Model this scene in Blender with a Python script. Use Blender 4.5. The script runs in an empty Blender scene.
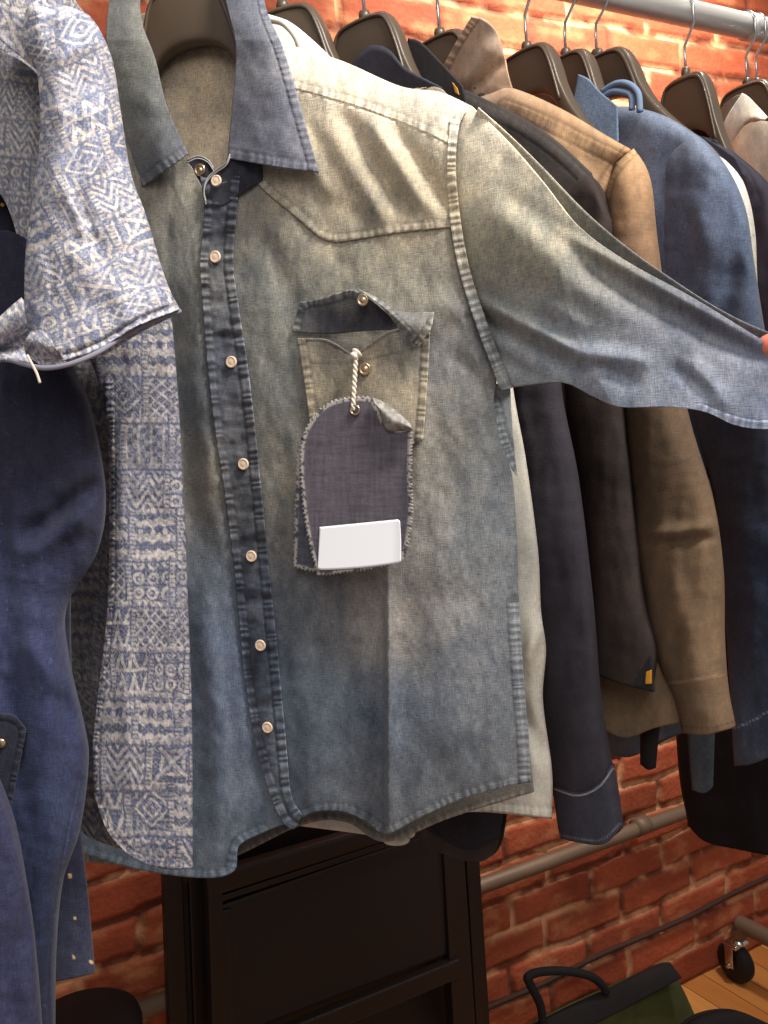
import bpy, bmesh, math, random
import numpy as np
from mathutils import Vector, Matrix
random.seed(7)
SC = bpy.context.scene
COL = SC.collection
R = math.radians
# ------------------------------------------------------------------ camera
F = 950.0
CAM = np.array([0.0, 0.0, 1.45])
az, pit, rol = R(28.5), R(5.65), R(5.0)
F0 = np.array([math.sin(az), math.cos(az), 0.0])
R0 = np.array([math.cos(az), -math.sin(az), 0.0])
FW = F0 * math.cos(pit) + np.array([0, 0, -math.sin(pit)])
U0 = np.cross(R0, FW)
XC = math.cos(rol) * R0 - math.sin(rol) * U0
UC = math.sin(rol) * R0 + math.cos(rol) * U0
cd = bpy.data.cameras.new('camera'); cam = bpy.data.objects.new('camera', cd); COL.objects.link(cam)
cd.sensor_fit = 'AUTO'; cd.sensor_width = 36.0; cd.lens = F / 1024 * 36.0; cd.clip_start = 0.02
M3 = Matrix((XC.tolist(), UC.tolist(), (-FW).tolist())).transposed()
cam.matrix_world = Matrix.Translation(CAM.tolist()) @ M3.to_4x4()
SC.camera = cam
SC.view_settings.view_transform = 'Standard'
SC.view_settings.look = 'None'
SC.view_settings.gamma = 1.0
SC.view_settings.use_curve_mapping = False
SC.view_settings.exposure = 0.0

def rays(x, y):
    x = np.asarray(x, float); y = np.asarray(y, float)
    return FW + ((x - 384) / F)[..., None] * XC - ((y - 512) / F)[..., None] * UC

class Plane:
    """a vertical cloth plane: a point, a width direction and a normal facing the aisle"""
    def __init__(s, p, w):
        s.p = np.array(p, float); s.w = np.array(w, float); s.w /= np.linalg.norm(s.w)
        s.z = np.array([0, 0, 1.0]); n = np.cross(s.w, s.z)
        if np.dot(n, F0) > 0: n = -n
        s.n = n
    def at(s, x, y, o=0.0):
        d = rays(x, y)
        t = ((s.p - CAM) @ s.n + o) / (d @ s.n)
        return CAM + t[..., None] * d
    def uv(s, P):
        q = P - s.p
        return np.stack([q @ s.w, q[..., 2]], -1)
    def pt(s, a, b, o=0.0):
        return s.p + s.w * a + s.z * b + s.n * o

YR, ZR, YW = 1.10, 2.026, 1.65          # rail line, rail height, brick wall
def yrail(X): return YR + .06 * (X - 1.42)
def rail_x(x, y):
    d = rays(np.array(float(x)), np.array(float(y)))
    t = (YR - .0852) / (d[1] - .06 * d[0]); return float(t * d[0])
def rack_plane(X, ang, shift=0.0, px=None):
    if px is not None: X = rail_x(*px)
    w = (math.sin(R(ang)), -math.cos(R(ang)), 0)
    P = Plane((X, yrail(X), ZR), w); P.p = P.p + P.n * shift
    return P
def cam_plane(depth, turn=0.0):
    a = az + R(turn)
    return Plane(CAM + F0 * depth, (math.cos(a), -math.sin(a), 0))
def on_floor(x, y, z=0.0):
    d = rays(x, y); t = (z - CAM[2]) / d[2]; return CAM + t * d
def on_y(x, y, Y):
    d = rays(x, y); t = Y / d[1]; return CAM + t * d

# ------------------------------------------------------------------ numeric helpers
def lin(c):
    c = np.asarray(c, float) / 255.0
    return np.where(c <= .04045, c / 12.92, ((c + .055) / 1.055) ** 2.4)
def curve(pts, n, smooth=True):
    P = np.array(pts, float)
    if smooth and len(P) > 2:
        Q = np.vstack([2 * P[0] - P[1], P, 2 * P[-1] - P[-2]]); out = []
        t = np.linspace(0, 1, 14, endpoint=False)[:, None]
        for i in range(1, len(Q) - 2):
            a, b, c, d = Q[i - 1], Q[i], Q[i + 1], Q[i + 2]
            out.append(.5 * ((2 * b) + (c - a) * t + (2 * a - 5 * b + 4 * c - d) * t ** 2 + (3 * b - a - 3 * c + d) * t ** 3))
        P = np.vstack(out + [P[-1:]])
    L = np.r_[0, np.cumsum(np.hypot(*np.diff(P, axis=0).T))]
    s = np.linspace(0, L[-1], n)
    return np.stack([np.interp(s, L, P[:, 0]), np.interp(s, L, P[:, 1])], -1)
def coons(top, bot, left, right, step=3.0, smooth=True):
    def ln(c): c = np.array(c, float); return np.hypot(*np.diff(c, axis=0).T).sum()
    nu = max(4, int(max(ln(top), ln(bot)) / step)) + 1
    nv = max(4, int(max(ln(left), ln(right)) / step)) + 1
    T, B, L, Rr = curve(top, nu, smooth), curve(bot, nu, smooth), curve(left, nv, smooth), curve(right, nv, smooth)
    u = np.linspace(0, 1, nu)[None, :, None]; v = np.linspace(0, 1, nv)[:, None, None]
    c00, c10, c01, c11 = (T[0] + L[0]) / 2, (T[-1] + Rr[0]) / 2, (B[0] + L[-1]) / 2, (B[-1] + Rr[-1]) / 2
    g = (1 - v) * T[None] + v * B[None] + (1 - u) * L[:, None] + u * Rr[:, None] - \
        ((1 - u) * (1 - v) * c00 + u * (1 - v) * c10 + (1 - u) * v * c01 + u * v * c11)
    return g[..., 0], g[..., 1], np.broadcast_to(u[..., 0], g.shape[:2]), np.broadcast_to(v[..., 0], g.shape[:2])
def vnoise(x, y, seed=0):
    rs = np.random.RandomState(seed); tab = rs.rand(4096)
    xi = np.floor(x).astype(np.int64); yi = np.floor(y).astype(np.int64)
    fx = x - xi; fy = y - yi; fx = fx * fx * (3 - 2 * fx); fy = fy * fy * (3 - 2 * fy)
    def h(a, b): return tab[(a * 73856093 ^ b * 19349663) & 4095]
    return (h(xi, yi) * (1 - fx) + h(xi + 1, yi) * fx) * (1 - fy) + (h(xi, yi + 1) * (1 - fx) + h(xi + 1, yi + 1) * fx) * fy
def fbm(x, y, seed=0, oct=3):
    s = 0; a = .5; t = 0
    for k in range(oct):
        s = s + a * vnoise(x * 2 ** k, y * 2 ** k, seed + k); t += a; a *= .5
    return s / t
def segd(x, y, poly, smooth=True):
    P = curve(poly, max(8, int(np.hypot(*np.diff(np.array(poly, float), axis=0).T).sum() / 12)), smooth)
    best = np.full(np.shape(x), 1e9); S = np.zeros(np.shape(x)); acc = 0.0
    for a, b in zip(P[:-1], P[1:]):
        ab = b - a; L = math.hypot(*ab) + 1e-9
        t = np.clip(((x - a[0]) * ab[0] + (y - a[1]) * ab[1]) / L ** 2, 0, 1)
        d = np.hypot(x - a[0] - t * ab[0], y - a[1] - t * ab[1])
        m = d < best; best = np.where(m, d, best); S = np.where(m, acc + t * L, S); acc += L
    return best, S
def sm(d, w): return np.clip(1 - d / w, 0, 1) ** .6
def fold(x, y, x0, y0, x1, y1, w, h):
    L = math.hypot(x1 - x0, y1 - y0); ex, ey = (x1 - x0) / L, (y1 - y0) / L
    s = (x - x0) * ex + (y - y0) * ey; d = (x - x0) * -ey + (y - y0) * ex
    end = np.clip(np.minimum(s, L - s) / (L * .35) + .35, 0, 1); end = end * end * (3 - 2 * end)
    return h * end * np.exp(-(d / w) ** 2)
SAT = 1.05
def rbf(pts, sig=48, sat=.66):
    A = np.array(pts, float)
    if sat != 1.0:
        g = (A[:, 2:5] @ np.array([.3, .55, .15]))[:, None]; k = np.where(A[:, 4:5] > A[:, 2:3], sat, .74)
        A[:, 2:5] = g + (A[:, 2:5] - g) * k; A[:, 2:5] *= np.array([1.03, .993, .992])
    def f(x, y):
        num = 0; den = 1e-12
        for p in A:
            w = np.exp(-((x - p[0]) ** 2 + (y - p[1]) ** 2) / (2 * sig ** 2)) + 1e-7 / (1 + ((x - p[0]) ** 2 + (y - p[1]) ** 2) / 1e4)
            num = num + w[..., None] * lin(p[2:5]); den = den + w
        return num / den[..., None]
    return f

# ------------------------------------------------------------------ materials
def mat(name, col=None, rough=.85, attr=False, weave=0.0, bump=0.0, metal=0.0, wscale=(900, 130), spec=.3, coat=0, mott=0.0, sheen=0.0):
    m = bpy.data.materials.new(name); m.use_nodes = True; nt = m.node_tree; N = nt.nodes; L = nt.links
    b = N['Principled BSDF']; b.inputs['Roughness'].default_value = rough; b.inputs['Metallic'].default_value = metal
    b.inputs['Specular IOR Level'].default_value = spec; b.inputs['Coat Weight'].default_value = coat
    b.inputs['Sheen Weight'].default_value = sheen
    if attr:
        a = N.new('ShaderNodeAttribute'); a.attribute_name = 'Col'; src = a.outputs['Color']
    else:
        a = N.new('ShaderNodeRGB'); a.outputs[0].default_value = (*lin(col), 1); src = a.outputs[0]
    fac = None
    if weave or mott:
        uv = N.new('ShaderNodeUVMap'); uv.uv_map = 'UVMap'
        def noise(sx, sy, det=2.0):
            mp = N.new('ShaderNodeMapping'); mp.inputs['Scale'].default_value = (sx, sy, 1); L.new(uv.outputs[0], mp.inputs[0])
            n = N.new('ShaderNodeTexNoise'); n.inputs['Scale'].default_value = 1.0; n.inputs['Detail'].default_value = det; L.new(mp.outputs[0], n.inputs['Vector'])
            return n.outputs['Fac']
        def math_(op, p, q):
            k = N.new('ShaderNodeMath'); k.operation = op
            for i, s in enumerate((p, q)):
                if isinstance(s, (int, float)): k.inputs[i].default_value = s
                else: L.new(s, k.inputs[i])
            return k.outputs[0]
        n1 = noise(wscale[0], wscale[1]); n2 = noise(wscale[1], wscale[0]); n3 = noise(28, 22, 4.0)
        s = math_('ADD', n1, n2)                         # about 1.0 on average
        s = math_('SUBTRACT', s, 1.0); s = math_('MULTIPLY', s, 2.0 * weave)
        k = math_('SUBTRACT', n3, .5); k = math_('MULTIPLY', k, 2.0 * mott)
        fac = math_('ADD', s, k); fac = math_('ADD', fac, 1.0)
        vm = N.new('ShaderNodeVectorMath'); vm.operation = 'SCALE'; L.new(src, vm.inputs[0]); L.new(fac, vm.inputs['Scale'])
        src = vm.outputs[0]
        if bump:
            bp = N.new('ShaderNodeBump'); bp.inputs['Strength'].default_value = bump; bp.inputs['Distance'].default_value = .001
            L.new(math_('ADD', n1, n2), bp.inputs['Height']); L.new(bp.outputs[0], b.inputs['Normal'])
    L.new(src, b.inputs['Base Color'])
    return m
MT = dict(
    denim=mat('washed_denim', attr=True, weave=.55, bump=.35, mott=.10, rough=.9, sheen=.1),
    cotton=mat('woven_cotton', attr=True, weave=.28, bump=.25, mott=.10, rough=.9),
    printed=mat('patterned_weave', attr=True, weave=.25, bump=.35, rough=.8, spec=.35),
    plastic=mat('dark_brown_plastic', (84, 71, 58), rough=.36, spec=.5),
    steel=mat('bright_steel', (205, 205, 205), rough=.22, metal=1.0),
    rail=mat('brushed_steel', (205, 203, 200), rough=.4, metal=.45),
    pipe=mat('dull_painted_pipe', (118, 98, 82), rough=.55, metal=.3),
    snap=mat('pearl_snap', (232, 205, 178), rough=.3, spec=.6, coat=.4),
    brass=mat('brass', (205, 180, 150), rough=.3, metal=.9),
    string=mat('cotton_string', (225, 212, 196), rough=.9),
    paper=mat('white_paper', (246, 246, 252), rough=.6),
    wood_dark=mat('dark_stained_wood', (24, 16, 13), rough=.42, spec=.4),
    vinyl=mat('black_vinyl', (19, 14, 13), rough=.5, spec=.4),
    black=mat('black_cloth', (24, 22, 24), rough=.8),
    rubber=mat('black_rubber', (28, 26, 26), rough=.6),
    skin=mat('skin', (232, 130, 105), rough=.5),
    gold=mat('gold_thread', (215, 170, 70), rough=.5),
    whitethread=mat('white_thread', (170, 168, 166), rough=.8),
    olive=mat('olive_canvas', (70, 72, 40), rough=.85),
)

# ------------------------------------------------------------------ object helpers
def empty(name, loc, label, cat, group=None):
    o = bpy.data.objects.new(name, None); COL.objects.link(o); o.location = [float(q) for q in loc]; o.empty_display_size = .05
    tag(o, label, cat, group); return o
def tag(o, label, cat, group=None):
    o['label'] = label; o['category'] = cat
    if group: o['group'] = group
    return o
def link(name, me, m, parent=None):
    o = bpy.data.objects.new(name, me); COL.objects.link(o); me.materials.append(m)
    if parent is not None:
        base = parent; off = Vector((0, 0, 0))
        while base is not None: off += base.location; base = base.parent
        me.transform(Matrix.Translation(-off)); o.parent = parent
    return o
def grid_mesh(P, uv=None, col=None, wrap=False, name='m'):
    nv, nu = P.shape[:2]
    idx = np.arange(nu * nv).reshape(nv, nu)
    if wrap:
        a = idx[:-1]; b = idx[1:]; q = np.stack([a, b, np.roll(b, -1, 1), np.roll(a, -1, 1)], -1).reshape(-1, 4)
    else:
        q = np.stack([idx[:-1, :-1], idx[1:, :-1], idx[1:, 1:], idx[:-1, 1:]], -1).reshape(-1, 4)
    me = bpy.data.meshes.new(name)
    me.vertices.add(nu * nv); me.vertices.foreach_set('co', P.reshape(-1).astype(np.float32))
    me.loops.add(q.size); me.loops.foreach_set('vertex_index', q.reshape(-1).astype(np.int32))
    me.polygons.add(len(q)); me.polygons.foreach_set('loop_start', np.arange(0, q.size, 4, dtype=np.int32))
    try: me.polygons.foreach_set('loop_total', np.full(len(q), 4, dtype=np.int32))
    except Exception: pass
    me.update(calc_edges=True)
    me.polygons.foreach_set('use_smooth', np.ones(len(q), dtype=bool))
    if uv is not None:
        l = me.uv_layers.new(name='UVMap'); l.data.foreach_set('uv', uv.reshape(-1, 2)[q.reshape(-1)].reshape(-1).astype(np.float32))
    if col is not None:
        at = me.color_attributes.new('Col', 'FLOAT_COLOR', 'POINT')
        c = np.concatenate([np.clip(col, 0, 1).reshape(-1, 3), np.ones((nu * nv, 1))], 1)
        at.data.foreach_set('color', c.reshape(-1).astype(np.float32))
    me.validate(); return me
def bmo(name, bm, m, parent=None, smooth=True):
    me = bpy.data.meshes.new(name); bm.normal_update(); bm.to_mesh(me); bm.free()
    for p in me.polygons: p.use_smooth = smooth
    return link(name, me, m, parent)
def solid(o, t, off=-1, bev=0):
    s = o.modifiers.new('solid', 'SOLIDIFY'); s.thickness = t; s.offset = off
    if bev:
        b = o.modifiers.new('bevel', 'BEVEL'); b.width = bev; b.segments = 2; b.limit_method = 'ANGLE'
    return o
def colour(c, x, y):
    if callable(c): return c(x, y)
    c = np.array(c, float); g = c @ np.array([.3, .55, .15]); c = g + (c - g) * (.7 if c[2] > c[0] else 1)
    return np.broadcast_to(lin(c), x.shape + (3,)).copy()
def patch(name, pl, top, bot, left, right, col, m, parent=None, step=3.0, pink=0, off=0.0, fx=None, thick=.0012, smooth=True):
    """a sheet of cloth filling four edge curves"""
    x, y, u, v = coons(top, bot, left, right, step, smooth)
    if pink:
        x = x.copy(); y = y.copy(); cx, cy = x.mean(), y.mean(); nv, nu = x.shape
        ring = [(0, j) for j in range(nu)] + [(i, nu - 1) for i in range(1, nv)] + [(nv - 1, j) for j in range(nu - 2, -1, -1)] + [(i, 0) for i in range(nv - 2, 0, -1)]
        for k, (i, j) in enumerate(ring):
            dx, dy = x[i, j] - cx, y[i, j] - cy; L_ = math.hypot(dx, dy); q = pink * (1 if k % 4 < 2 else 0); x[i, j] += dx / L_ * q; y[i, j] += dy / L_ * q
    C = colour(col, x, y); D = np.zeros(x.shape) + (off(x, y, u, v) if callable(off) else off)
    if fx is not None: C, D = fx(x, y, u, v, C, D)
    P = pl.at(x, y, D); o = link(name, grid_mesh(P, pl.uv(P), C, name=name), m, parent)
    if thick: solid(o, thick)
    return o
def pillow(name, pl, top, bot, left, right, col, m, parent=None, step=4.0, hf=.03, hb=.03, off=0.0, fx=None, vt=.0, pw=.5, thick=.0015, smooth=True, wr=.003, seed=1):
    """a closed tube of cloth (sleeve or body) with a front and a back, filling an outline"""
    x, y, u, v = coons(top, bot, left, right, step, smooth)
    C = colour(col, x, y); D = np.zeros(x.shape) + (off(x, y, u, v) if callable(off) else off)
    prof = np.clip(1 - np.abs(2 * u - 1) ** 2.4, 0, 1) ** pw
    if vt: prof = prof * np.sqrt(np.clip(1 - (1 - np.clip(v / vt, 0, 1)) ** 2, .0025, 1))
    wrk = wr * 2 * (fbm(x / 26, y / 90, seed) - .5) + wr * 1.2 * (fbm(x / 60 + y / 60, y / 40 - x / 80, seed + 9) - .5)
    Cb = C.copy(); Df = D + hf * prof + wrk * np.clip(prof * 2, 0, 1); Db = D - hb * prof
    if fx is not None: C, Df = fx(x, y, u, v, C, Df)
    Pf = pl.at(x, y, Df)
    Pb = pl.at(x, y, D) - pl.n * (hb * prof)[..., None]
    Pb[:, 0] = Pf[:, 0]; Pb[:, -1] = Pf[:, -1]
    P = np.concatenate([Pf, Pb[:, -2:0:-1]], 1); CC = np.concatenate([C, Cb[:, -2:0:-1]], 1)
    U = pl.uv(P)
    o = link(name, grid_mesh(P, U, CC, wrap=True, name=name), m, parent)
    if thick: solid(o, thick)
    return o
def seam(x, y, C, D, poly, w=8, per=7.5, edge=True, amp=.0007, dark=.62, light=.30, st=True, seed=3, smooth=True, side=None):
    """an overlocked or felled seam along poly: puckers, a stitch line and a worn edge"""
    d, s = segd(x, y, poly, smooth)
    jit = 1.4 * vnoise(s / 11, d * 0, seed)
    pk = np.sin(2 * math.pi * (s / per + jit)); pk2 = .5 + vnoise(s / 5, d / 9, seed + 1)
    band = np.clip((w + .8 - d) / 1.6, 0, 1)
    f = 1 + band * (light * pk * pk2 + .04)
    if st: f = f * (1 - (1 - dark) * np.exp(-((d - w) / 1.3) ** 2))
    if edge: f = f * (1 + .38 * np.exp(-(d / 1.3) ** 2))
    C = C * f[..., None]
    D = D + band * (amp * .9 + amp * .7 * pk) - .0006 * np.exp(-((d - w) / 1.5) ** 2)
    return C, D
def tube(pts, r, name='t', n=12, closed=False, taper=None):
    P = [Vector([float(q) for q in p]) for p in pts]; bm = bmesh.new(); rings = []
    up = None
    for i, p in enumerate(P):
        a = P[(i - 1) % len(P)] if (i or closed) else p; b = P[(i + 1) % len(P)] if (i < len(P) - 1 or closed) else p
        t = (b - a).normalized()
        if up is None:
            up = Vector((0, 0, 1)) if abs(t.z) < .9 else Vector((1, 0, 0))
        s = t.cross(up).normalized(); up = s.cross(t).normalized()
        rr = r if taper is None else r * taper[i]
        rings.append([bm.verts.new(p + (s * math.cos(2 * math.pi * k / n) + up * math.sin(2 * math.pi * k / n)) * rr) for k in range(n)])
    pairs = list(zip(rings[:-1], rings[1:])) + ([(rings[-1], rings[0])] if closed else [])
    for A, B in pairs:
        for k in range(n): bm.faces.new((A[k], A[(k + 1) % n], B[(k + 1) % n], B[k]))
    if not closed: bm.faces.new(rings[0][::-1]); bm.faces.new(rings[-1])
    bmesh.ops.recalc_face_normals(bm, faces=bm.faces)
    return bm
def smooth3(pts, n=40):
    P = np.array([list(p) for p in pts], float); Q = np.vstack([2 * P[0] - P[1], P, 2 * P[-1] - P[-2]]); out = []
    k = max(2, n // (len(P) - 1)); t = np.linspace(0, 1, k, endpoint=False)[:, None]
    for i in range(1, len(Q) - 2):
        a, b, c, d = Q[i - 1:i + 3]
        out.append(.5 * ((2 * b) + (c - a) * t + (2 * a - 5 * b + 4 * c - d) * t ** 2 + (3 * b - a - 3 * c + d) * t ** 3))
    return np.vstack(out + [P[-1:]])
def box_bm(lo, hi, bev=.0, bm=None, mtx=None):
    b = bmesh.new(); bmesh.ops.create_cube(b, size=1.0)
    for v in b.verts: v.co = Vector([(lo[i] + hi[i]) / 2 + v.co[i] * (hi[i] - lo[i]) for i in range(3)])
    if bev: bmesh.ops.bevel(b, geom=b.edges[:], offset=bev, segments=3, affect='EDGES', profile=.6)
    if mtx is not None: b.transform(mtx)
    return b
def join_bm(*bms):
    out = bmesh.new()
    for b in bms:
        me = bpy.data.meshes.new('tmp'); b.to_mesh(me); b.free(); out.from_mesh(me); bpy.data.meshes.remove(me)
    return out
def lathe(prof, n=24):
    bm = bmesh.new(); rings = []
    for r, z in prof: rings.append([bm.verts.new((r * math.cos(2 * math.pi * k / n), r * math.sin(2 * math.pi * k / n), z)) for k in range(n)])
    for A, B in zip(rings[:-1], rings[1:]):
        for k in range(n): bm.faces.new((A[k], A[(k + 1) % n], B[(k + 1) % n], B[k]))
    bm.faces.new(rings[0][::-1]); bm.faces.new(rings[-1]); bmesh.ops.recalc_face_normals(bm, faces=bm.faces); return bm
def frame_mtx(p, n, up=(0, 0, 1)):
    n = Vector([float(q) for q in n]).normalized(); x = Vector(up).cross(n).normalized(); y = n.cross(x)
    return Matrix.Translation([float(q) for q in p]) @ Matrix((x, y, n)).transposed().to_4x4()


# ================================================================== SETTING
def brick_material():
    m = bpy.data.materials.new('old_red_brick'); m.use_nodes = True; nt = m.node_tree; N = nt.nodes; L = nt.links
    b = N['Principled BSDF']; b.inputs['Roughness'].default_value = .8; b.inputs['Specular IOR Level'].default_value = .25
    a = N.new('ShaderNodeAttribute'); a.attribute_name = 'Col'
    tc = N.new('ShaderNodeTexCoord')
    n = N.new('ShaderNodeTexNoise'); n.inputs['Scale'].default_value = 95; n.inputs['Detail'].default_value = 6; L.new(tc.outputs['Object'], n.inputs['Vector'])
    mr = N.new('ShaderNodeMapRange'); mr.inputs['To Min'].default_value = .72; mr.inputs['To Max'].default_value = 1.28; L.new(n.outputs['Fac'], mr.inputs['Value'])
    vm = N.new('ShaderNodeVectorMath'); vm.operation = 'SCALE'; L.new(a.outputs['Color'], vm.inputs[0]); L.new(mr.outputs[0], vm.inputs['Scale'])
    L.new(vm.outputs[0], b.inputs['Base Color'])
    bp = N.new('ShaderNodeBump'); bp.inputs['Strength'].default_value = .5; bp.inputs['Distance'].default_value = .004
    L.new(n.outputs['Fac'], bp.inputs['Height']); L.new(bp.outputs[0], b.inputs['Normal'])
    return m
def brick_wall():
    x0, x1, z0, z1 = -.35, 3.3, 0.0, 2.75
    st = .0065
    xs = np.arange(x0, x1, st); zs = np.arange(z1, z0 - 1e-6, -st); X, Z = np.meshgrid(xs, zs)
    rh, bw = .078, .225
    wx = X + .012 * (fbm(X * 9, Z * 9, 3) - .5) * 2; wz = Z + .011 * (fbm(X * 7 + 5, Z * 11, 4) - .5) * 2
    row = np.floor(wz / rh); jx = wx + np.where(row % 2 == 0, 0, bw / 2) + .03 * vnoise(row, row * 0, 8)
    colm = np.floor(jx / bw)
    fx_ = (jx / bw - colm) * bw; fz = (wz / rh - row) * rh
    d = np.minimum(np.minimum(fx_, bw - fx_), np.minimum(fz, rh - fz)) + .004 * (fbm(X * 60, Z * 60, 6) - .5)
    brick = np.clip((d - .0045) / .006, 0, 1); brick = brick * brick * (3 - 2 * brick)
    h1 = vnoise(row * 3.7 + .5, colm * 5.3 + .5, 21); h2 = vnoise(row * 5.1 + .5, colm * 2.9 + .5, 22)
    base = lin((142, 66, 44)) * (1 - h1[..., None]) + lin((168, 84, 54)) * h1[..., None]
    base = base * (.8 + .4 * h2[..., None])
    blot = fbm(X * 14, Z * 14, 31, 4)[..., None]
    base = base * (.75 + .5 * blot)
    mt = fbm(X * 22, Z * 22, 41, 3)[..., None]
    mor = lin((196, 140, 104)) * (mt > .5) + lin((110, 56, 40)) * (mt <= .5)
    mor = lin((112, 60, 42)) + (lin((200, 146, 108)) - lin((112, 60, 42))) * np.clip((mt - .42) * 5, 0, 1)
    sme = np.clip((fbm(X * 16 + 3, Z * 30, 51, 3) - .62) * 5, 0, 1)[..., None]       # smeared old mortar
    Cc = base * brick[..., None] + mor * (1 - brick[..., None]); Cc = Cc * (1 - .45 * sme) + lin((205, 140, 96)) * .45 * sme
    Yd = YW - brick * .008 - .004 * fbm(X * 25, Z * 25, 61, 3)
    P = np.stack([X, Yd, Z], -1)
    o = link('wall_back', grid_mesh(P, None, Cc, name='wall_back'), brick_material()); o['kind'] = 'structure'
    s = o.modifiers.new('solid', 'SOLIDIFY'); s.thickness = .12; s.offset = -1
    return o
brick_wall()
def floor_material():
    m = bpy.data.materials.new('oak_planks'); m.use_nodes = True; nt = m.node_tree; N = nt.nodes; L = nt.links
    b = N['Principled BSDF']; b.inputs['Roughness'].default_value = .4
    tc = N.new('ShaderNodeTexCoord')
    br = N.new('ShaderNodeTexBrick'); br.inputs['Scale'].default_value = 1; br.inputs['Brick Width'].default_value = 1.1; br.inputs['Row Height'].default_value = .07
    br.inputs['Mortar Size'].default_value = .0012; br.inputs['Color1'].default_value = (*lin((206, 140, 76)), 1); br.inputs['Color2'].default_value = (*lin((184, 116, 58)), 1); br.inputs['Mortar'].default_value = (*lin((90, 50, 24)), 1)
    mp = N.new('ShaderNodeMapping'); mp.inputs['Rotation'].default_value = (0, 0, R(90)); L.new(tc.outputs['Object'], mp.inputs[0]); L.new(mp.outputs[0], br.inputs['Vector'])
    m2 = N.new('ShaderNodeMapping'); m2.inputs['Scale'].default_value = (60, 4, 1); L.new(tc.outputs['Object'], m2.inputs[0])
    n = N.new('ShaderNodeTexNoise'); n.inputs['Scale'].default_value = 1; n.inputs['Detail'].default_value = 5; L.new(m2.outputs[0], n.inputs['Vector'])
    mr = N.new('ShaderNodeMapRange'); mr.inputs['To Min'].default_value = .75; mr.inputs['To Max'].default_value = 1.2; L.new(n.outputs['Fac'], mr.inputs['Value'])
    vm = N.new('ShaderNodeVectorMath'); vm.operation = 'SCALE'; L.new(br.outputs['Color'], vm.inputs[0]); L.new(mr.outputs[0], vm.inputs['Scale']); L.new(vm.outputs[0], b.inputs['Base Color'])
    return m
fo = bmo('floor', box_bm((-.6, -1.0, -.06), (3.3, YW + .1, 0)), floor_material(), smooth=False); fo['kind'] = 'structure'

# ================================================================== MAIN SHIRT
PM = rack_plane(.40, 42, .07)
wash_and_light = rbf([
    (300, 60, 226, 221, 196), (380, 90, 228, 223, 196), (450, 110, 228, 223, 196), (330, 110, 176, 168, 138), (400, 140, 180, 172, 140),  # palest shoulder points: highlight from above painted over the dye fade
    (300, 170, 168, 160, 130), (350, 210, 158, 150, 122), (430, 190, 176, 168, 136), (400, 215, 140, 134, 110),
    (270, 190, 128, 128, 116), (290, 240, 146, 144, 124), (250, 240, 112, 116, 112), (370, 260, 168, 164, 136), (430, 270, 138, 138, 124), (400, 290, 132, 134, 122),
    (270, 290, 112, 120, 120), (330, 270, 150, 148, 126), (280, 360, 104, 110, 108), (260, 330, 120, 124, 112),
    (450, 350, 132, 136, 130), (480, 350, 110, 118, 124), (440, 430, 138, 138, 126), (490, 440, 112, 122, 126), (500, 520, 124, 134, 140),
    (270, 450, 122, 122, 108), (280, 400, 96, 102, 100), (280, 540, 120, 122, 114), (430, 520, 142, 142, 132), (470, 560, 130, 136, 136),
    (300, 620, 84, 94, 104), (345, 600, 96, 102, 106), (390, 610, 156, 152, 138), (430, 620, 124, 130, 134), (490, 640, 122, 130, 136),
    (340, 700, 74, 86, 98), (300, 760, 70, 82, 94), (370, 760, 80, 88, 98), (410, 720, 104, 116, 130), (460, 740, 108, 118, 126), (510, 740, 110, 116, 120), (430, 800, 104, 110, 114), (340, 800, 84, 92, 100),  # darker points left of the crease: fold shade mixed into the dye
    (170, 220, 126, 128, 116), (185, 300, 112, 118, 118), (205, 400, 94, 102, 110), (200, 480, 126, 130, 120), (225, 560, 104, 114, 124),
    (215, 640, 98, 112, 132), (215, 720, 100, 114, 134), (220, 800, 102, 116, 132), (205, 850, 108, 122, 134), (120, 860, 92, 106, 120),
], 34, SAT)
def mottle(x, y, s=1.0, seed=11):
    return 1 + s * (.55 * (fbm(x / 17, y / 34, 10, 3) - .5) + .40 * (fbm(x / 34 + 4, y / 60, 9, 2) - .5) + .42 * (fbm(x / 4.2, y / 13, seed + 3, 2) - .5) + .22 * (fbm(x / 26, y / 9, seed + 5, 2) - .5))
def mot3(x, y, s=1.0, seed=11): return np.clip(mottle(x, y, s, seed), .2, 3)[..., None] ** np.array([1.15, 1.0, .78])
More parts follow.
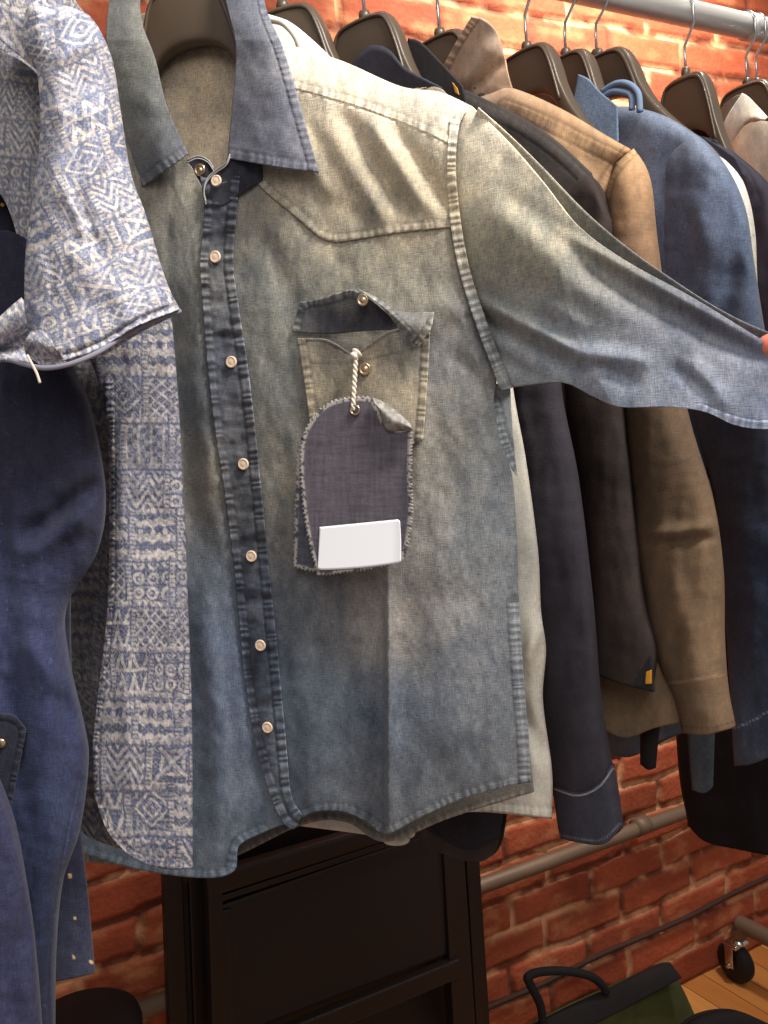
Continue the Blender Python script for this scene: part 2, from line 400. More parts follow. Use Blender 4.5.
def shirt_D(x, y):
    D = -.045 * np.clip((95 - y + (x - 285) * .35) / 85, 0, 1) ** 2 * (x > 250)           # the shoulder rolls back to the hanger
    D = D - .030 * np.clip((x - 452 - (y - 110) * .06) / 85, 0, 1) ** 1.5
    D = D + fold(x, y, 325, 120, 385, 225, 11, .007) - fold(x, y, 345, 115, 405, 215, 9, .008) + fold(x, y, 370, 118, 432, 215, 10, .007) - fold(x, y, 395, 128, 452, 212, 9, .008)
    D = D + fold(x, y, 290, 130, 335, 200, 11, .006)
    D = D + fold(x, y, 395, 300, 372, 600, 30, .006) + fold(x, y, 386, 570, 388, 850, 9, .010) - fold(x, y, 340, 590, 350, 850, 26, .012)
    D = D + fold(x, y, 440, 480, 455, 800, 26, .006) - fold(x, y, 470, 420, 420, 560, 16, .004) + fold(x, y, 300, 560, 318, 820, 15, .005)
    D = D - fold(x, y, 268, 235, 300, 330, 14, .005) + fold(x, y, 430, 300, 490, 330, 14, .004) - fold(x, y, 450, 350, 500, 400, 10, .005)
    D = D + fold(x, y, 190, 250, 215, 520, 14, .006) - fold(x, y, 165, 300, 200, 560, 14, .008) + fold(x, y, 205, 560, 222, 850, 14, .008) - fold(x, y, 240, 600, 262, 800, 9, .006)
    D = D - .026 * np.exp(-np.clip(388 - x, 0, None) / 22) * (x < 388) * np.clip((y - 560) / 60, 0, 1) * np.clip((388 - x) / 5, 0, 1)
    D = D +   .008 * (fbm(x / 40, y / 70, 71, 2) - .5) + .0032 * (fbm(x / 14, y / 30, 73, 2) - .5) + .0012 * (fbm(x / 7, y / 12, 75, 2) - .5)
    return D
LBL = {}
shirt = empty('denim_shirt', (PM.p[0], PM.p[1], .95), 'faded blue denim western shirt facing the viewer with its sleeve pulled to the right', 'shirt')
# --- back panel, seen through the neck opening and below the hem
bc = rbf([(190, 60, 150, 138, 110), (190, 140, 196, 184, 154), (120, 400, 90, 94, 92), (300, 400, 90, 94, 92), (480, 400, 90, 94, 96), (300, 800, 96, 98, 92), (480, 800, 128, 128, 118)], 60)  # neck painted lighter where light fails to reach, shadow band above it
def back_fx(x, y, u, v, C, D):
    C = C * mot3(x, y, .8, 91)
    C, D = seam(x, y, C, D, [(85, 862), (200, 868), (300, 826), (345, 822), (386, 842), (450, 818), (536, 795)], w=7)
    return C, D
patch('back_panel', PM, [(116, 40), (140, 14), (185, 14), (235, 24), (262, 52)], [(85, 862), (200, 868), (300, 826), (345, 822), (386, 842), (450, 818), (534, 792)],
      [(116, 40), (80, 400), (85, 862)], [(262, 52), (380, 98), (455, 110), (482, 400), (512, 600), (534, 792)], bc, MT['denim'], shirt, step=3, off=-.06, fx=back_fx)
# --- left front
plL = [(188, 168), (203, 212), (209, 300), (218, 400), (232, 500), (242, 600), (250, 700), (262, 775), (284, 824)]
def lf_fx(x, y, u, v, C, D):
    C = C * mot3(x, y, 1.0, 12); D = D + shirt_D(x, y)
    C, D = seam(x, y, C, D, [(80, 852), (110, 862), (150, 872), (205, 878), (232, 872), (238, 846), (262, 832)], w=8, per=8)
    d, s = segd(x, y, [(172, 185), (192, 240), (196, 330)]); C = C * (1 - .25 * np.exp(-(d / 2) ** 2))[..., None]
    return C, D
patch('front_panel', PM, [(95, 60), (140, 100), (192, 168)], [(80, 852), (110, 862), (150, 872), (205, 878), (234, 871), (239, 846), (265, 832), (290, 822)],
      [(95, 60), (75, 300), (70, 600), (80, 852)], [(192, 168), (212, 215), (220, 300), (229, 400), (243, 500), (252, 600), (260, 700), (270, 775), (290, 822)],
      wash_and_light, MT['denim'], shirt, step=2, fx=lf_fx)
# --- right front
armhole = [(452, 118), (447, 165), (452, 215), (462, 270), (480, 325), (497, 365), (508, 388)]
side = [(490, 398), (497, 440), (512, 475), (517, 540), (519, 600), (524, 680), (529, 740), (531, 782)]
hemR = [(296, 822), (318, 812), (345, 812), (368, 822), (388, 834), (420, 818), (460, 800), (500, 788), (531, 782)]
def rf_fx(x, y, u, v, C, D):
    C = C * mot3(x, y, 1.0, 13); D = D + shirt_D(x, y)
    C, D = seam(x, y, C, D, hemR, w=8, per=8, smooth=True)
    C, D = seam(x, y, C, D, [(514, 602), (519, 680), (524, 740), (526, 784)], w=7, per=7)
    d, s = segd(x, y, [(470, 318), (482, 345), (493, 398)]); D = D - .005 * np.exp(-(d / 5) ** 2)
    d, s = segd(x, y, [(458, 120), (454, 165), (459, 215), (469, 270), (486, 325), (500, 362), (509, 388)])
    C = C * (1 - .3 * np.exp(-((d - 11) / 1.2) ** 2))[..., None]
    return C, D
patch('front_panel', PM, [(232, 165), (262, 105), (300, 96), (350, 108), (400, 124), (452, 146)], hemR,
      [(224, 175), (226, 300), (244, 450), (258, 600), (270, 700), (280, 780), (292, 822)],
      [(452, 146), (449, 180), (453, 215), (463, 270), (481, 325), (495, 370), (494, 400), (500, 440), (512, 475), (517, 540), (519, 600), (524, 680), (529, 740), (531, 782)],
      wash_and_light, MT['denim'], shirt, step=1.7, fx=rf_fx)
# --- shoulder (back yoke rolling over the hanger)
def sh_fx(x, y, u, v, C, D):
    C = C * mot3(x, y, .8, 14); D = D + shirt_D(x, y) + .002
    C, D = seam(x, y, C, D, [(292, 88), (330, 98), (375, 112), (420, 130), (450, 143)], w=8, per=8)
    return C, D
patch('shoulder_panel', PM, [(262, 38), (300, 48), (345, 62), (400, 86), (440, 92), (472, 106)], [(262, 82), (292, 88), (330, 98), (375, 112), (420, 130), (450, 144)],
      [(262, 38), (262, 82)], [(472, 106), (466, 112), (452, 126), (450, 144)], wash_and_light, MT['denim'], shirt, step=1.7, fx=sh_fx)
# --- front yoke
yb = [(240, 160), (262, 188), (290, 212), (318, 236), (331, 241), (345, 241), (395, 233), (452, 227)]
def yk_fx(x, y, u, v, C, D):
    C = C * mot3(x, y, .8, 15) * 1.03; D = D + shirt_D(x, y) + .0016
    C, D = seam(x, y, C, D, yb, w=8, per=8.5, light=.22)
    return C, D
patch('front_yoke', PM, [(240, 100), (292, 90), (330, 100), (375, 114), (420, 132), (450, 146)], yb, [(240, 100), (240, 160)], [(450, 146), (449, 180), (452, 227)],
      wash_and_light, MT['denim'], shirt, step=1.7, fx=yk_fx)
# --- placket
plc = rbf([(215, 200, 70, 74, 84), (220, 290, 108, 112, 112), (225, 340, 76, 82, 94), (235, 420, 84, 88, 94), (245, 520, 82, 86, 92), (255, 600, 70, 78, 90), (262, 680, 72, 82, 96), (275, 780, 84, 94, 106)], 30, SAT)
plA = [(200, 176), (204, 205), (203, 230), (200, 262), (203, 310), (208, 370), (215, 430), (224, 490), (233, 560), (239, 620), (245, 680), (256, 745), (272, 800), (285, 825)]
plB = [(240, 172), (236, 215), (233, 262), (239, 310), (248, 370), (255, 430), (261, 490), (268, 560), (274, 620), (280, 680), (286, 745), (291, 795), (302, 815)]
def pk_fx(x, y, u, v, C, D):
    C = C * mot3(x, y, 1.5, 16); D = D + shirt_D(x, y) + .0035
    C, D = seam(x, y, C, D, plA, w=8, per=9, light=.42, amp=.0011); C, D = seam(x, y, C, D, plB, w=9, per=9, seed=5, light=.42, amp=.0011)
    n = fbm(x / 18, y / 7, 81, 2); D = D + .003 * (n - .5); C = C * (1 + .5 * (n - .5))[..., None]
    for yy in (150, 235, 335, 440, 540, 600, 700):
        k = fold(x, y, 190 + (yy - 150) * .1, yy + 4, 262 + (yy - 150) * .1, yy - 6, 5, 1); D = D - .002 * k; C = C * (1 - .25 * k)[..., None]
    return C, D
patch('placket', PM, [(200, 176), (222, 182), (240, 172)], [(285, 825), (294, 829), (302, 815)], plA, plB, plc, MT['denim'], shirt, step=1.4, fx=pk_fx)
# --- inner collar band and neck stand
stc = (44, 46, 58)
def st_fx(x, y, u, v, C, D):
    C = C * mot3(x, y, 1.5, 17); D = D + shirt_D(x, y)
    d = np.minimum(v, 1 - v) * 0 + v
    C = C * (1 + 2.2 * np.exp(-(v / .06) ** 2))[..., None]
    return C, D + .002 * np.exp(-(v / .08) ** 2)
patch('collar_stand', PM, [(172, 168), (186, 160), (198, 156), (208, 160), (215, 172)], [(176, 196), (190, 192), (205, 190), (213, 186)], [(172, 168), (176, 196)], [(215, 172), (213, 186)],
      stc, MT['denim'], shirt, step=1.4, off=-.006, fx=st_fx)
patch('collar_stand', PM, [(203, 190), (207, 178), (216, 170), (226, 163), (230, 155), (262, 150)], [(208, 204), (222, 206), (238, 196), (262, 180)], [(203, 190), (208, 204)], [(262, 150), (262, 180)],
      stc, MT['denim'], shirt, step=1.4, off=.004, fx=st_fx)
for pp, oo in (([(187, 160), (198, 156), (208, 160), (214, 169)], .0), ([(206, 202), (204, 190), (207, 179), (216, 170), (226, 163), (230, 154)], .008)):
    for dd in (0, 2.5):
        bmo('collar_piping', tube([PM.at(np.array(a), np.array(b_ + dd), shirt_D(a, b_) + oo) for a, b_ in curve(pp, 30)], .0007, n=6), MT['whitethread'], shirt)
# --- collar leaves
clc = rbf([(275, 20, 96, 108, 128), (265, 60, 118, 126, 138), (270, 120, 104, 112, 128), (240, 130, 92, 102, 122), (305, 160, 100, 106, 120), (125, 40, 112, 118, 112), (140, 120, 108, 114, 112), (160, 160, 84, 94, 108), (120, 100, 116, 122, 112)], 30)
def collar_fx(edges, lift):
    def f(x, y, u, v, C, D):
        C = C * mot3(x, y, .9, 18); D = D + lift(x, y, u, v) + .002 * (fbm(x / 20, y / 20, 33, 2) - .5) * 2
        for e in edges: C, D = seam(x, y, C, D, e, w=9, per=8, light=.22, amp=.0009)
        return C, D
    return f
patch('collar', PM, [(215, -40), (245, -42), (262, -35)], [(227, 158), (255, 163), (285, 168), (319, 172)],
      [(215, -40), (228, 10), (236, 50), (232, 105), (227, 158)], [(262, -35), (266, 8), (284, 50), (300, 105), (319, 172)], clc, MT['denim'], shirt, step=1.5,
      fx=collar_fx([[(266, -30), (268, 8), (284, 50), (300, 105), (319, 172)], [(227, 158), (255, 163), (285, 168), (319, 172)]],
                   lambda x, y, u, v: -.035 * np.clip((40 - y) / 80, 0, 1) + .020 * np.sin(np.clip(u, 0, 1) * math.pi * .8) * (.3 + .7 * v) + .004), thick=.0022)
patch('collar', PM, [(118, -40), (128, -42), (150, -38)], [(142, 187), (158, 175), (175, 163), (188, 153)],
      [(112, -30), (104, 40), (118, 110), (142, 187)], [(130, -38), (134, 18), (150, 58), (165, 108), (188, 153)], clc, MT['denim'], shirt, step=1.5,
      fx=collar_fx([[(142, 187), (158, 175), (175, 163), (188, 153)]],
                   lambda x, y, u, v: -.035 * np.clip((40 - y) / 80, 0, 1) + .018 * np.sin(u * math.pi * .8) * (.3 + .7 * v) + .004), thick=.0022)
# --- underarm gusset fold and side vent
def gus_fx(x, y, u, v, C, D):
    C = C * mot3(x, y, 1, 19)
    C, D = seam(x, y, C, D, [(493, 402), (500, 435), (516, 474)], w=7, per=7); return C, D + .004
patch('side_gusset', PM, [(482, 384), (498, 384), (510, 386)], [(512, 470), (516, 476)], [(482, 384), (492, 425), (512, 470)], [(510, 386), (513, 430), (518, 476)],
      (132, 140, 146), MT['denim'], shirt, step=1.5, off=-.028, fx=gus_fx)
# --- sleeve
slc = rbf([(475, 115, 232, 228, 198), (520, 160, 228, 224, 192), (480, 170, 212, 208, 176), (560, 200, 212, 210, 182), (500, 230, 164, 162, 132), (470, 230, 150, 148, 124), (560, 260, 136, 138, 120), (500, 300, 118, 122, 112),  # sleeve top points lightened: the lit upper edge is painted in
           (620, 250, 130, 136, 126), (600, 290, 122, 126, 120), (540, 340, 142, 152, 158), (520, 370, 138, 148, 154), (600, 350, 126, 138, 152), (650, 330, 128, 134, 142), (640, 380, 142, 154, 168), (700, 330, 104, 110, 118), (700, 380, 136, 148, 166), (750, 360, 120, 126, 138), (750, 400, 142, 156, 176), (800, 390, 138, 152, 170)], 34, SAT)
slT = [(472, 106), (508, 141), (542, 181), (578, 226), (625, 261), (695, 300), (765, 343), (800, 360), (850, 376)]
slB = [(508, 388), (545, 383), (568, 384), (592, 396), (620, 407), (670, 407), (705, 412), (735, 425), (765, 429), (800, 424), (850, 405)]
def sl_off(x, y, u, v): return .012 - .028 * np.clip(1 - u * 3.2, 0, 1)
def sl_fx(x, y, u, v, C, D):
    C = C * mot3(x, y, .9, 20)
    D = D + fold(x, y, 478, 300, 585, 356, 7, .009) - fold(x, y, 470, 313, 580, 372, 8, .010) + fold(x, y, 580, 352, 650, 362, 9, .006) - fold(x, y, 590, 366, 640, 384, 8, .005)
    D = D - fold(x, y, 570, 262, 768, 362, 12, .010) + fold(x, y, 560, 232, 775, 352, 7, .006) + fold(x, y, 480, 200, 640, 330, 22, .008) - fold(x, y, 500, 190, 620, 280, 14, .005)
    D = D + fold(x, y, 540, 300, 590, 330, 9, .003) - fold(x, y, 672, 365, 712, 398, 8, .005) + fold(x, y, 690, 360, 730, 410, 10, .005) + fold(x, y, 500, 135, 600, 220, 12, .004)
    D = D - fold(x, y, 478, 345, 540, 380, 8, .004)
    C, D = seam(x, y, C, D, [(700, 412), (735, 425), (765, 429), (800, 424)], w=8, per=9, light=.25, dark=1.35)
    return C, D
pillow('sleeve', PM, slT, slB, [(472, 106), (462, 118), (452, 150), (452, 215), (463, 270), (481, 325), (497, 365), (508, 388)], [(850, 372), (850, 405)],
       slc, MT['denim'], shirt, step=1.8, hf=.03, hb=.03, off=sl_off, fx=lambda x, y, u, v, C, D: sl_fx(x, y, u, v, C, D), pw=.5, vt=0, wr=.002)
# the second fold line of sleeve cloth above the pulled edge
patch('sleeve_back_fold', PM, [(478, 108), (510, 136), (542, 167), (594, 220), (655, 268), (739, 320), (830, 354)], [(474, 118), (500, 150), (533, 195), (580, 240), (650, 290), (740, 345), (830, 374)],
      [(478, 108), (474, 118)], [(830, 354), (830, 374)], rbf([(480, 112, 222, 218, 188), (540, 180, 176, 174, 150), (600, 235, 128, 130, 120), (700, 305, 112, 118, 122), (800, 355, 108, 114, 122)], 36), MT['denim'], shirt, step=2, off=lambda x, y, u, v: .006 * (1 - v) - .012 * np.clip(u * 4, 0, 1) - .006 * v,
      fx=lambda x, y, u, v, C, D: (C * mot3(x, y, .9, 23), D))
# armhole seam as a raised felled strip
def ah_fx(x, y, u, v, C, D):
    C = C * mot3(x, y, 1.0, 21) * 1.04; D = D + shirt_D(x, y) + .004
    C, D = seam(x, y, C, D, armhole, w=9, per=8, light=.3, amp=.0010); return C, D
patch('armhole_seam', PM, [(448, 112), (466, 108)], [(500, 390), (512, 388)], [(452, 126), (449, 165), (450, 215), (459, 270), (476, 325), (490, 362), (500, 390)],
      [(466, 108), (459, 128), (456, 165), (460, 215), (470, 270), (488, 325), (502, 362), (512, 388)], wash_and_light, MT['denim'], shirt, step=1.4, fx=ah_fx, thick=.002)
# --- chest pocket and its open flap
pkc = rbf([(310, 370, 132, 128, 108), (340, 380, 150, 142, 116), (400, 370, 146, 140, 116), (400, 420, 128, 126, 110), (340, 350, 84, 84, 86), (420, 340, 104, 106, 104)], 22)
def pc_fx(x, y, u, v, C, D):
    C = C * mot3(x, y, 1.1, 24); D = D + shirt_D(x, y) + .0055 + .004 * np.exp(-((x - 352) / 40) ** 2) * (1 - v)
    for e in ([(297, 338), (304, 380), (312, 440)], [(430, 330), (427, 390), (423, 440)], [(312, 440), (368, 462), (423, 440)]): C, D = seam(x, y, C, D, e, w=8, per=9, light=.28)
    C, D = seam(x, y, C, D, [(297, 338), (328, 340), (352, 353), (370, 343), (392, 330), (430, 325)], w=2.5, per=40, light=.05, dark=.8)
    d, s = segd(x, y, [(300, 362), (352, 362), (428, 345)]); C = C * (1 - .35 * np.exp(-(d / 1.2) ** 2))[..., None]
    return C, D
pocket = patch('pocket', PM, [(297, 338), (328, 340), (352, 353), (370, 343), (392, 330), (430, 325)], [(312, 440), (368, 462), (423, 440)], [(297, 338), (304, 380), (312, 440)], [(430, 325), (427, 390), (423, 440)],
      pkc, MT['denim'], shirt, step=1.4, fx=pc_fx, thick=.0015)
def fin_fx(x, y, u, v, C, D):
    C = C * mot3(x, y, 1.3, 25); D = D + shirt_D(x, y) + .006 + .012 * (1 - v) ** 2 * np.sin(u * math.pi)
    C, D = seam(x, y, C, D, [(292, 331), (300, 302), (328, 297), (345, 290), (358, 291)], w=8, per=8)
    return C, D
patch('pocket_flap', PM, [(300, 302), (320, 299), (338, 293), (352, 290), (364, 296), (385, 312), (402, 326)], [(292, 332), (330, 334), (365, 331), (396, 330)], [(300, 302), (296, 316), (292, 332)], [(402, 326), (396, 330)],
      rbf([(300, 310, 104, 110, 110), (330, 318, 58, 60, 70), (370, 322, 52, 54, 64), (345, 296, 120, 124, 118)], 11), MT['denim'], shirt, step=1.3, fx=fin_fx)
def ftip_fx(x, y, u, v, C, D):
    C = C * mot3(x, y, 1.2, 26); D = D + shirt_D(x, y) + .016 + .008 * np.sin(v * math.pi)
    C, D = seam(x, y, C, D, [(357, 289), (376, 300), (394, 322), (418, 347)], w=7, per=7); C, D = seam(x, y, C, D, [(418, 347), (434, 322)], w=6, per=7)
    return C, D
patch('pocket_flap', PM, [(357, 288), (376, 297), (400, 311), (434, 312)], [(390, 316), (398, 328), (408, 339), (418, 347)], [(357, 288), (374, 300), (390, 316)], [(434, 312), (430, 330), (418, 347)],
      rbf([(370, 300, 120, 124, 118), (400, 322, 118, 122, 118), (425, 325, 128, 130, 122)], 14), MT['denim'], shirt, step=1.3, fx=ftip_fx)
# --- snaps
def button_at(x, y, r, off, m, ring=False):
    p = PM.at(np.array(x), np.array(y), shirt_D(np.array(float(x)), np.array(float(y))) + off)
    if ring: prof = [(r * 1.05, 0), (r * 1.05, .0014), (r * .82, .0022), (r * .7, .0012), (r * .5, .0012), (r * .42, .0022), (r * .1, .0024)]
    else: prof = [(r * .9, 0), (r * 1.04, .0012), (r, .0024), (r * .86, .0032), (r * .78, .0027), (r * .4, .0033), (r * .05, .0035)]
    b = lathe(prof); b.transform(frame_mtx(p, PM.n)); return bmo('snap_button', b, m, shirt)
for bx, by in ((216, 257), (232, 362), (244, 464), (252, 556), (261, 645), (268, 727)): button_at(bx, by, .0062, .0055, MT['snap'])
button_at(217, 181, .0058, .008, MT['snap']); button_at(200, 170, .0062, -.002, MT['brass'], True)
button_at(363, 300, .0058, .021, MT['brass'], True); button_at(365, 369, .0062, .0095, MT['brass'], True)

# --- swatch tag tied to the pocket
PT = PM
tagp = PM.at(np.array(355.), np.array(575.), .03)
tg = empty('swatch_tag', tagp, 'dark charcoal denim swatch tag with pinked edges and white sticker, hanging on shirt pocket', 'tag')
def tag_fx(seed, lift, outs=()):
    def f(x, y, u, v, C, D):
        C = C * (1 + .5 * (fbm(x / 2.4, y / 20, seed, 2) - .5) + .5 * (fbm(x / 20, y / 2.4, seed + 2, 2) - .5))[..., None]
        D = D + lift(x, y); e = np.min([segd(x, y, q)[0] for q in outs], axis=0)
        k = np.clip((3.6 - e) / 1.5, 0, 1) * (vnoise(x / 2.2, y / 2.2, 4) > .38); C = C * (1 - .75 * k[..., None]) + lin((190, 184, 176)) * (.75 * k[..., None])
        return C, D
    return f
def zig(pts, per=4.6, amp=2.2):
    n = int(np.hypot(*np.diff(np.array(pts, float), axis=0).T).sum() / (per / 2)); P = curve(pts, n); t = np.gradient(P, axis=0); t /= np.linalg.norm(t, axis=1)[:, None] + 1e-9
    nn = np.stack([-t[:, 1], t[:, 0]], -1); k = np.where(np.arange(n) % 2 == 0, amp / 2, -amp / 2); k[0] = k[-1] = 0
    return [tuple(q) for q in P + nn * k[:, None]]
tbase = shirt_D(np.array([350.]), np.array([480.]))[0]
def sheet(name, top, bot, left, right, col, off, lift, seed):
    return patch(name, PM, top, bot, left, right, col, MT['cotton'], tg, step=1.1, off=off, fx=tag_fx(seed, lift, (top, bot, left, right)), thick=.0012, pink=1.8)
sheet('back_swatch', [(312, 420), (355, 402), (396, 415), (404, 440)], [(294, 566), (310, 570), (345, 568), (395, 556)], [(312, 420), (299, 450), (296, 500), (294, 566)], [(404, 440), (400, 500), (395, 556)],
      (84, 88, 104), tbase + .021, lambda x, y: 0 * x - .00005 * (y - 480), 31)
sheet('front_swatch', [(320, 410), (335, 401), (355, 398), (372, 399), (380, 414), (388, 428), (411, 430)], [(318, 575), (350, 571), (380, 566), (402, 560)], [(320, 410), (306, 430), (301, 455), (303, 500), (309, 540), (318, 575)],
      [(411, 430), (410, 470), (411, 510), (408, 540), (402, 560)], (92, 84, 96), tbase + .026, lambda x, y: .006 * np.clip((y - 430) / 140, 0, 1) ** 2 + .012 * np.clip((x - 392) / 30, 0, 1) ** 2, 32)
patch('folded_corner', PM, [(372, 397), (384, 402), (398, 412), (411, 424)], [(379, 412), (387, 430), (400, 431), (411, 431)], [(372, 397), (379, 412)], [(411, 424), (411, 431)], (150, 146, 140), MT['cotton'], tg, step=1.1,
      off=lambda x, y, u, v: tbase + .030 + .010 * np.sin(v * math.pi) + .012 * np.clip((x - 392) / 30, 0, 1) ** 2,
      fx=lambda x, y, u, v, C, D: (C * (1 + .9 * (vnoise(x / 2.5, y / 2.5, 5) - .5))[..., None], D), thick=.0014)
# sticker follows the swatch
sx = tbase + .0285 + .004
def stick_off(x, y, u, v): return tbase + .0268 + .006 * np.clip((y - 430) / 140, 0, 1) ** 2 + .012 * np.clip((x - 392) / 30, 0, 1) ** 2 + .0006
patch('sticker', PM, [(320, 526), (330, 525.2), (390, 520), (398, 519.5), (400, 522)], [(318, 567), (322, 570), (360, 568), (395, 563.5), (401, 561)], [(319, 528), (318.5, 545), (318, 567)], [(400, 522), (401, 540), (401, 561)],
      (250, 250, 255), MT['paper'], tg, step=2, off=stick_off, thick=.0003)
def P3(x, y, o): return PM.at(np.array(float(x)), np.array(float(y)), o)
b = tube([P3(355 + 4.4 * math.cos(t), 410 + 4.4 * math.sin(t), tbase + .0285) for t in np.linspace(0, 2 * math.pi, 25)[:-1]], .0011, closed=True, n=8); bmo('eyelet', b, MT['brass'], tg)
st = []
for t in np.linspace(0, 1, 60):
    st.append(P3(356 - 3 * t + 1.2 * math.sin(t * 30), 356 + 54 * t, tbase + .020 + .008 * t + .001 * math.cos(t * 30)))
b1 = tube(st, .0014, n=8)
st2 = [P3(356 - 3 * t - 1.2 * math.sin(t * 30), 356 + 54 * t, tbase + .020 + .008 * t - .001 * math.cos(t * 30)) for t in np.linspace(0, 1, 60)]
kn = bmesh.new(); bmesh.ops.create_icosphere(kn, subdivisions=3, radius=.0052)
for v in kn.verts: v.co *= 1 + .25 * math.sin(v.co.x * 900 + v.co.z * 700)
kn.transform(Matrix.Translation(P3(356, 354, tbase + .020).tolist()))
bmo('string', join_bm(b1, tube(st2, .0014, n=8), kn), MT['string'], tg)

# ================================================================== HANGERS
def hanger_meshes():
    hu = [(0, .002), (.028, 0), (.040, -.007), (.052, -.030), (.062, -.062), (.078, -.096), (.105, -.134), (.135, -.170), (.150, -.196)]
    hl = [(0, -.064), (.028, -.068), (.048, -.082), (.064, -.112), (.085, -.146), (.110, -.178), (.135, -.204), (.150, -.202)]
    up = [(-a, c) for a, c in hu[:0:-1]] + hu; lo = [(-a, c) for a, c in hl[:0:-1]] + hl
    n = 61; U = curve(up, n); Lw = curve(lo, n); m = 10
    ring = []
    for k in range(2 * m):
        a = 2 * math.pi * k / (2 * m); c, s = math.cos(a), math.sin(a)
        q = .5 + .5 * np.sign(c) * abs(c) ** .35; thick = np.sign(s) * abs(s) ** .45
        xy = U * q + Lw * (1 - q); ax = np.abs(xy[:, 0])
        th = .012 - .004 * np.clip(ax / .15, 0, 1); bend = .035 * np.clip(ax / .22, 0, 1) ** 2
        ring.append(np.stack([xy[:, 0], bend * 0 + th * thick, xy[:, 1]], -1))
    G = np.stack(ring, 1)                       # n x 2m x 3
    body = grid_mesh(G, None, None, wrap=True, name='hanger_body')
    bm = bmesh.new(); bm.from_mesh(body); bmesh.ops.holes_fill(bm, edges=bm.edges, sides=0); bmesh.ops.recalc_face_normals(bm, faces=bm.faces)
    # raised rim running round the plate, and the small socket under the hook
    rimpts = [(x_, 0.0115 * 1, z_) for x_, z_ in curve([(-.062, -.085), (-.050, -.040), (-.040, -.015), (-.028, -.006), (0, -.004), (.028, -.006), (.040, -.015), (.050, -.040), (.062, -.085)], 40)]
    t1 = tube(rimpts, .0022, n=6); t2 = tube([(a, -b_, c) for a, b_, c in rimpts], .0022, n=6)
    sk = lathe([(.0075, -.004), (.0075, .006), (.006, .010), (.004, .011)], 14)
    bm = join_bm(bm, t1, t2, sk); me = bpy.data.meshes.new('hanger_body'); bm.to_mesh(me); bm.free()
    for p in me.polygons: p.use_smooth = True
    me.materials.append(MT['plastic'])
    return me
HB = hanger_meshes()
def hook_mesh(h):
    """wire hook: up from the body, kinked aside, over the rail. h = rail centre above the plate"""
    r = .0215; pts = [(0, 0, 0), (0, 0, .03), (0, .0, .045)]
    z0 = h; pts += [(0, -r * 1.0, z0 - .022)]
    for a in np.linspace(195, 35, 14): pts.append((0, r * math.cos(R(a)), z0 + r * math.sin(R(a))))
    b = tube(pts, .0021, n=8); me = bpy.data.meshes.new('hook'); b.to_mesh(me); b.free()
    for p in me.polygons: p.use_smooth = True
    me.materials.append(MT['steel']); return me
hangers = 0
def hanger(pl, x, y, label, off=0.0, scale=1.0, grp='dark brown plastic hangers on the rail'):
    """plate top at photo point (x, y) on the garment's plane"""
    p = pl.at(np.array(float(x)), np.array(float(y)), off)
    th = math.atan2(pl.w[1], pl.w[0])
    e = empty('clothes_hanger', p, label, 'hanger', grp); e.rotation_euler = (0, 0, th)
    bo = bpy.data.objects.new('hanger_body', HB); COL.objects.link(bo); bo.parent = e; bo.scale = (scale,) * 3
    # local frame: x = width, y = depth. rail passes at world Y = YR
    hk = bpy.data.objects.new('hook', hook_mesh(ZR - p[2])); COL.objects.link(hk); hk.parent = e
    d = yrail(p[0]) - p[1]; hk.rotation_euler = (0, 0, -th)
    for v in hk.data.vertices:                                   # lean the hook so its crook lands on the rail
        f = min(1, max(0, (v.co.z - .03) / max(.01, ZR - p[2] - .03))); v.co.y += d * f
        v.co.x += 0
    return e
hanger(PM, 186, -14, 'broad dark brown hanger inside the faded denim shirt facing the viewer', off=-.045, scale=1.0)
# ================================================================== GARMENTS BEHIND, LEFT TO RIGHT
def cloth_fx(amt=.8, seed=1, seams=(), extra=None, light=.2, dark=.6, w=6):
    def f(x, y, u, v, C, D):
        C = C * mot3(x, y, amt, seed)
        for k, sp in enumerate(seams): C, D = seam(x, y, C, D, sp, w=w, per=7, light=light, dark=dark, edge=False, seed=k + 3, amp=.00022)
        if extra: C, D = extra(x, y, C, D)
        return C, D
    return f
def line_col(poly, col, wd=1.2, dash=0):
    def f(x, y, C, D):
        d, s = segd(x, y, poly); m = np.clip((wd + .6 - d) / 1.0, 0, 1)
        if dash: m = m * (np.sin(2 * math.pi * s / dash) > -.3)
        return C * (1 - m[..., None]) + lin(col) * m[..., None], D + .0006 * m
    return f
def garment(name, pl, x, y, label, cat, group=None):
    return empty(name, pl.at(np.array(float(x)), np.array(float(y))), label, cat, group)

# --- B pale grey shirt right behind the denim shirt
PB = rack_plane(.518, 36, px=(283, 10))
hanger(PB, 283, 10, 'dark brown hanger with a pale grey shirt directly behind the faded denim shirt')
B = garment('pale_shirt', PB, 480, 820, 'pale grey cotton shirt showing as a strip behind the faded denim shirt', 'shirt')
pcol = (206, 202, 190)
pillow('shirt_body', PB, [(252, 62), (275, 52), (300, 55), (345, 78), (420, 110), (470, 150)], [(300, 826), (372, 836), (388, 845), (408, 843), (414, 824), (470, 812), (552, 819)],
       [(252, 62), (250, 400), (300, 826)], [(470, 150), (500, 300), (515, 400), (526, 460), (538, 550), (541, 610), (546, 650), (543, 700), (552, 770), (552, 819)],
       pcol, MT['cotton'], B, hf=.025, hb=.02, step=3, vt=.03, wr=.003, seed=4,
       fx=cloth_fx(.35, 41, [[(400, 834), (470, 808), (552, 813)]], lambda x, y, C, D: (C, D + fold(x, y, 520, 670, 550, 610, 7, .008) - fold(x, y, 515, 700, 548, 760, 9, .008) + fold(x, y, 530, 600, 536, 800, 8, .006))))
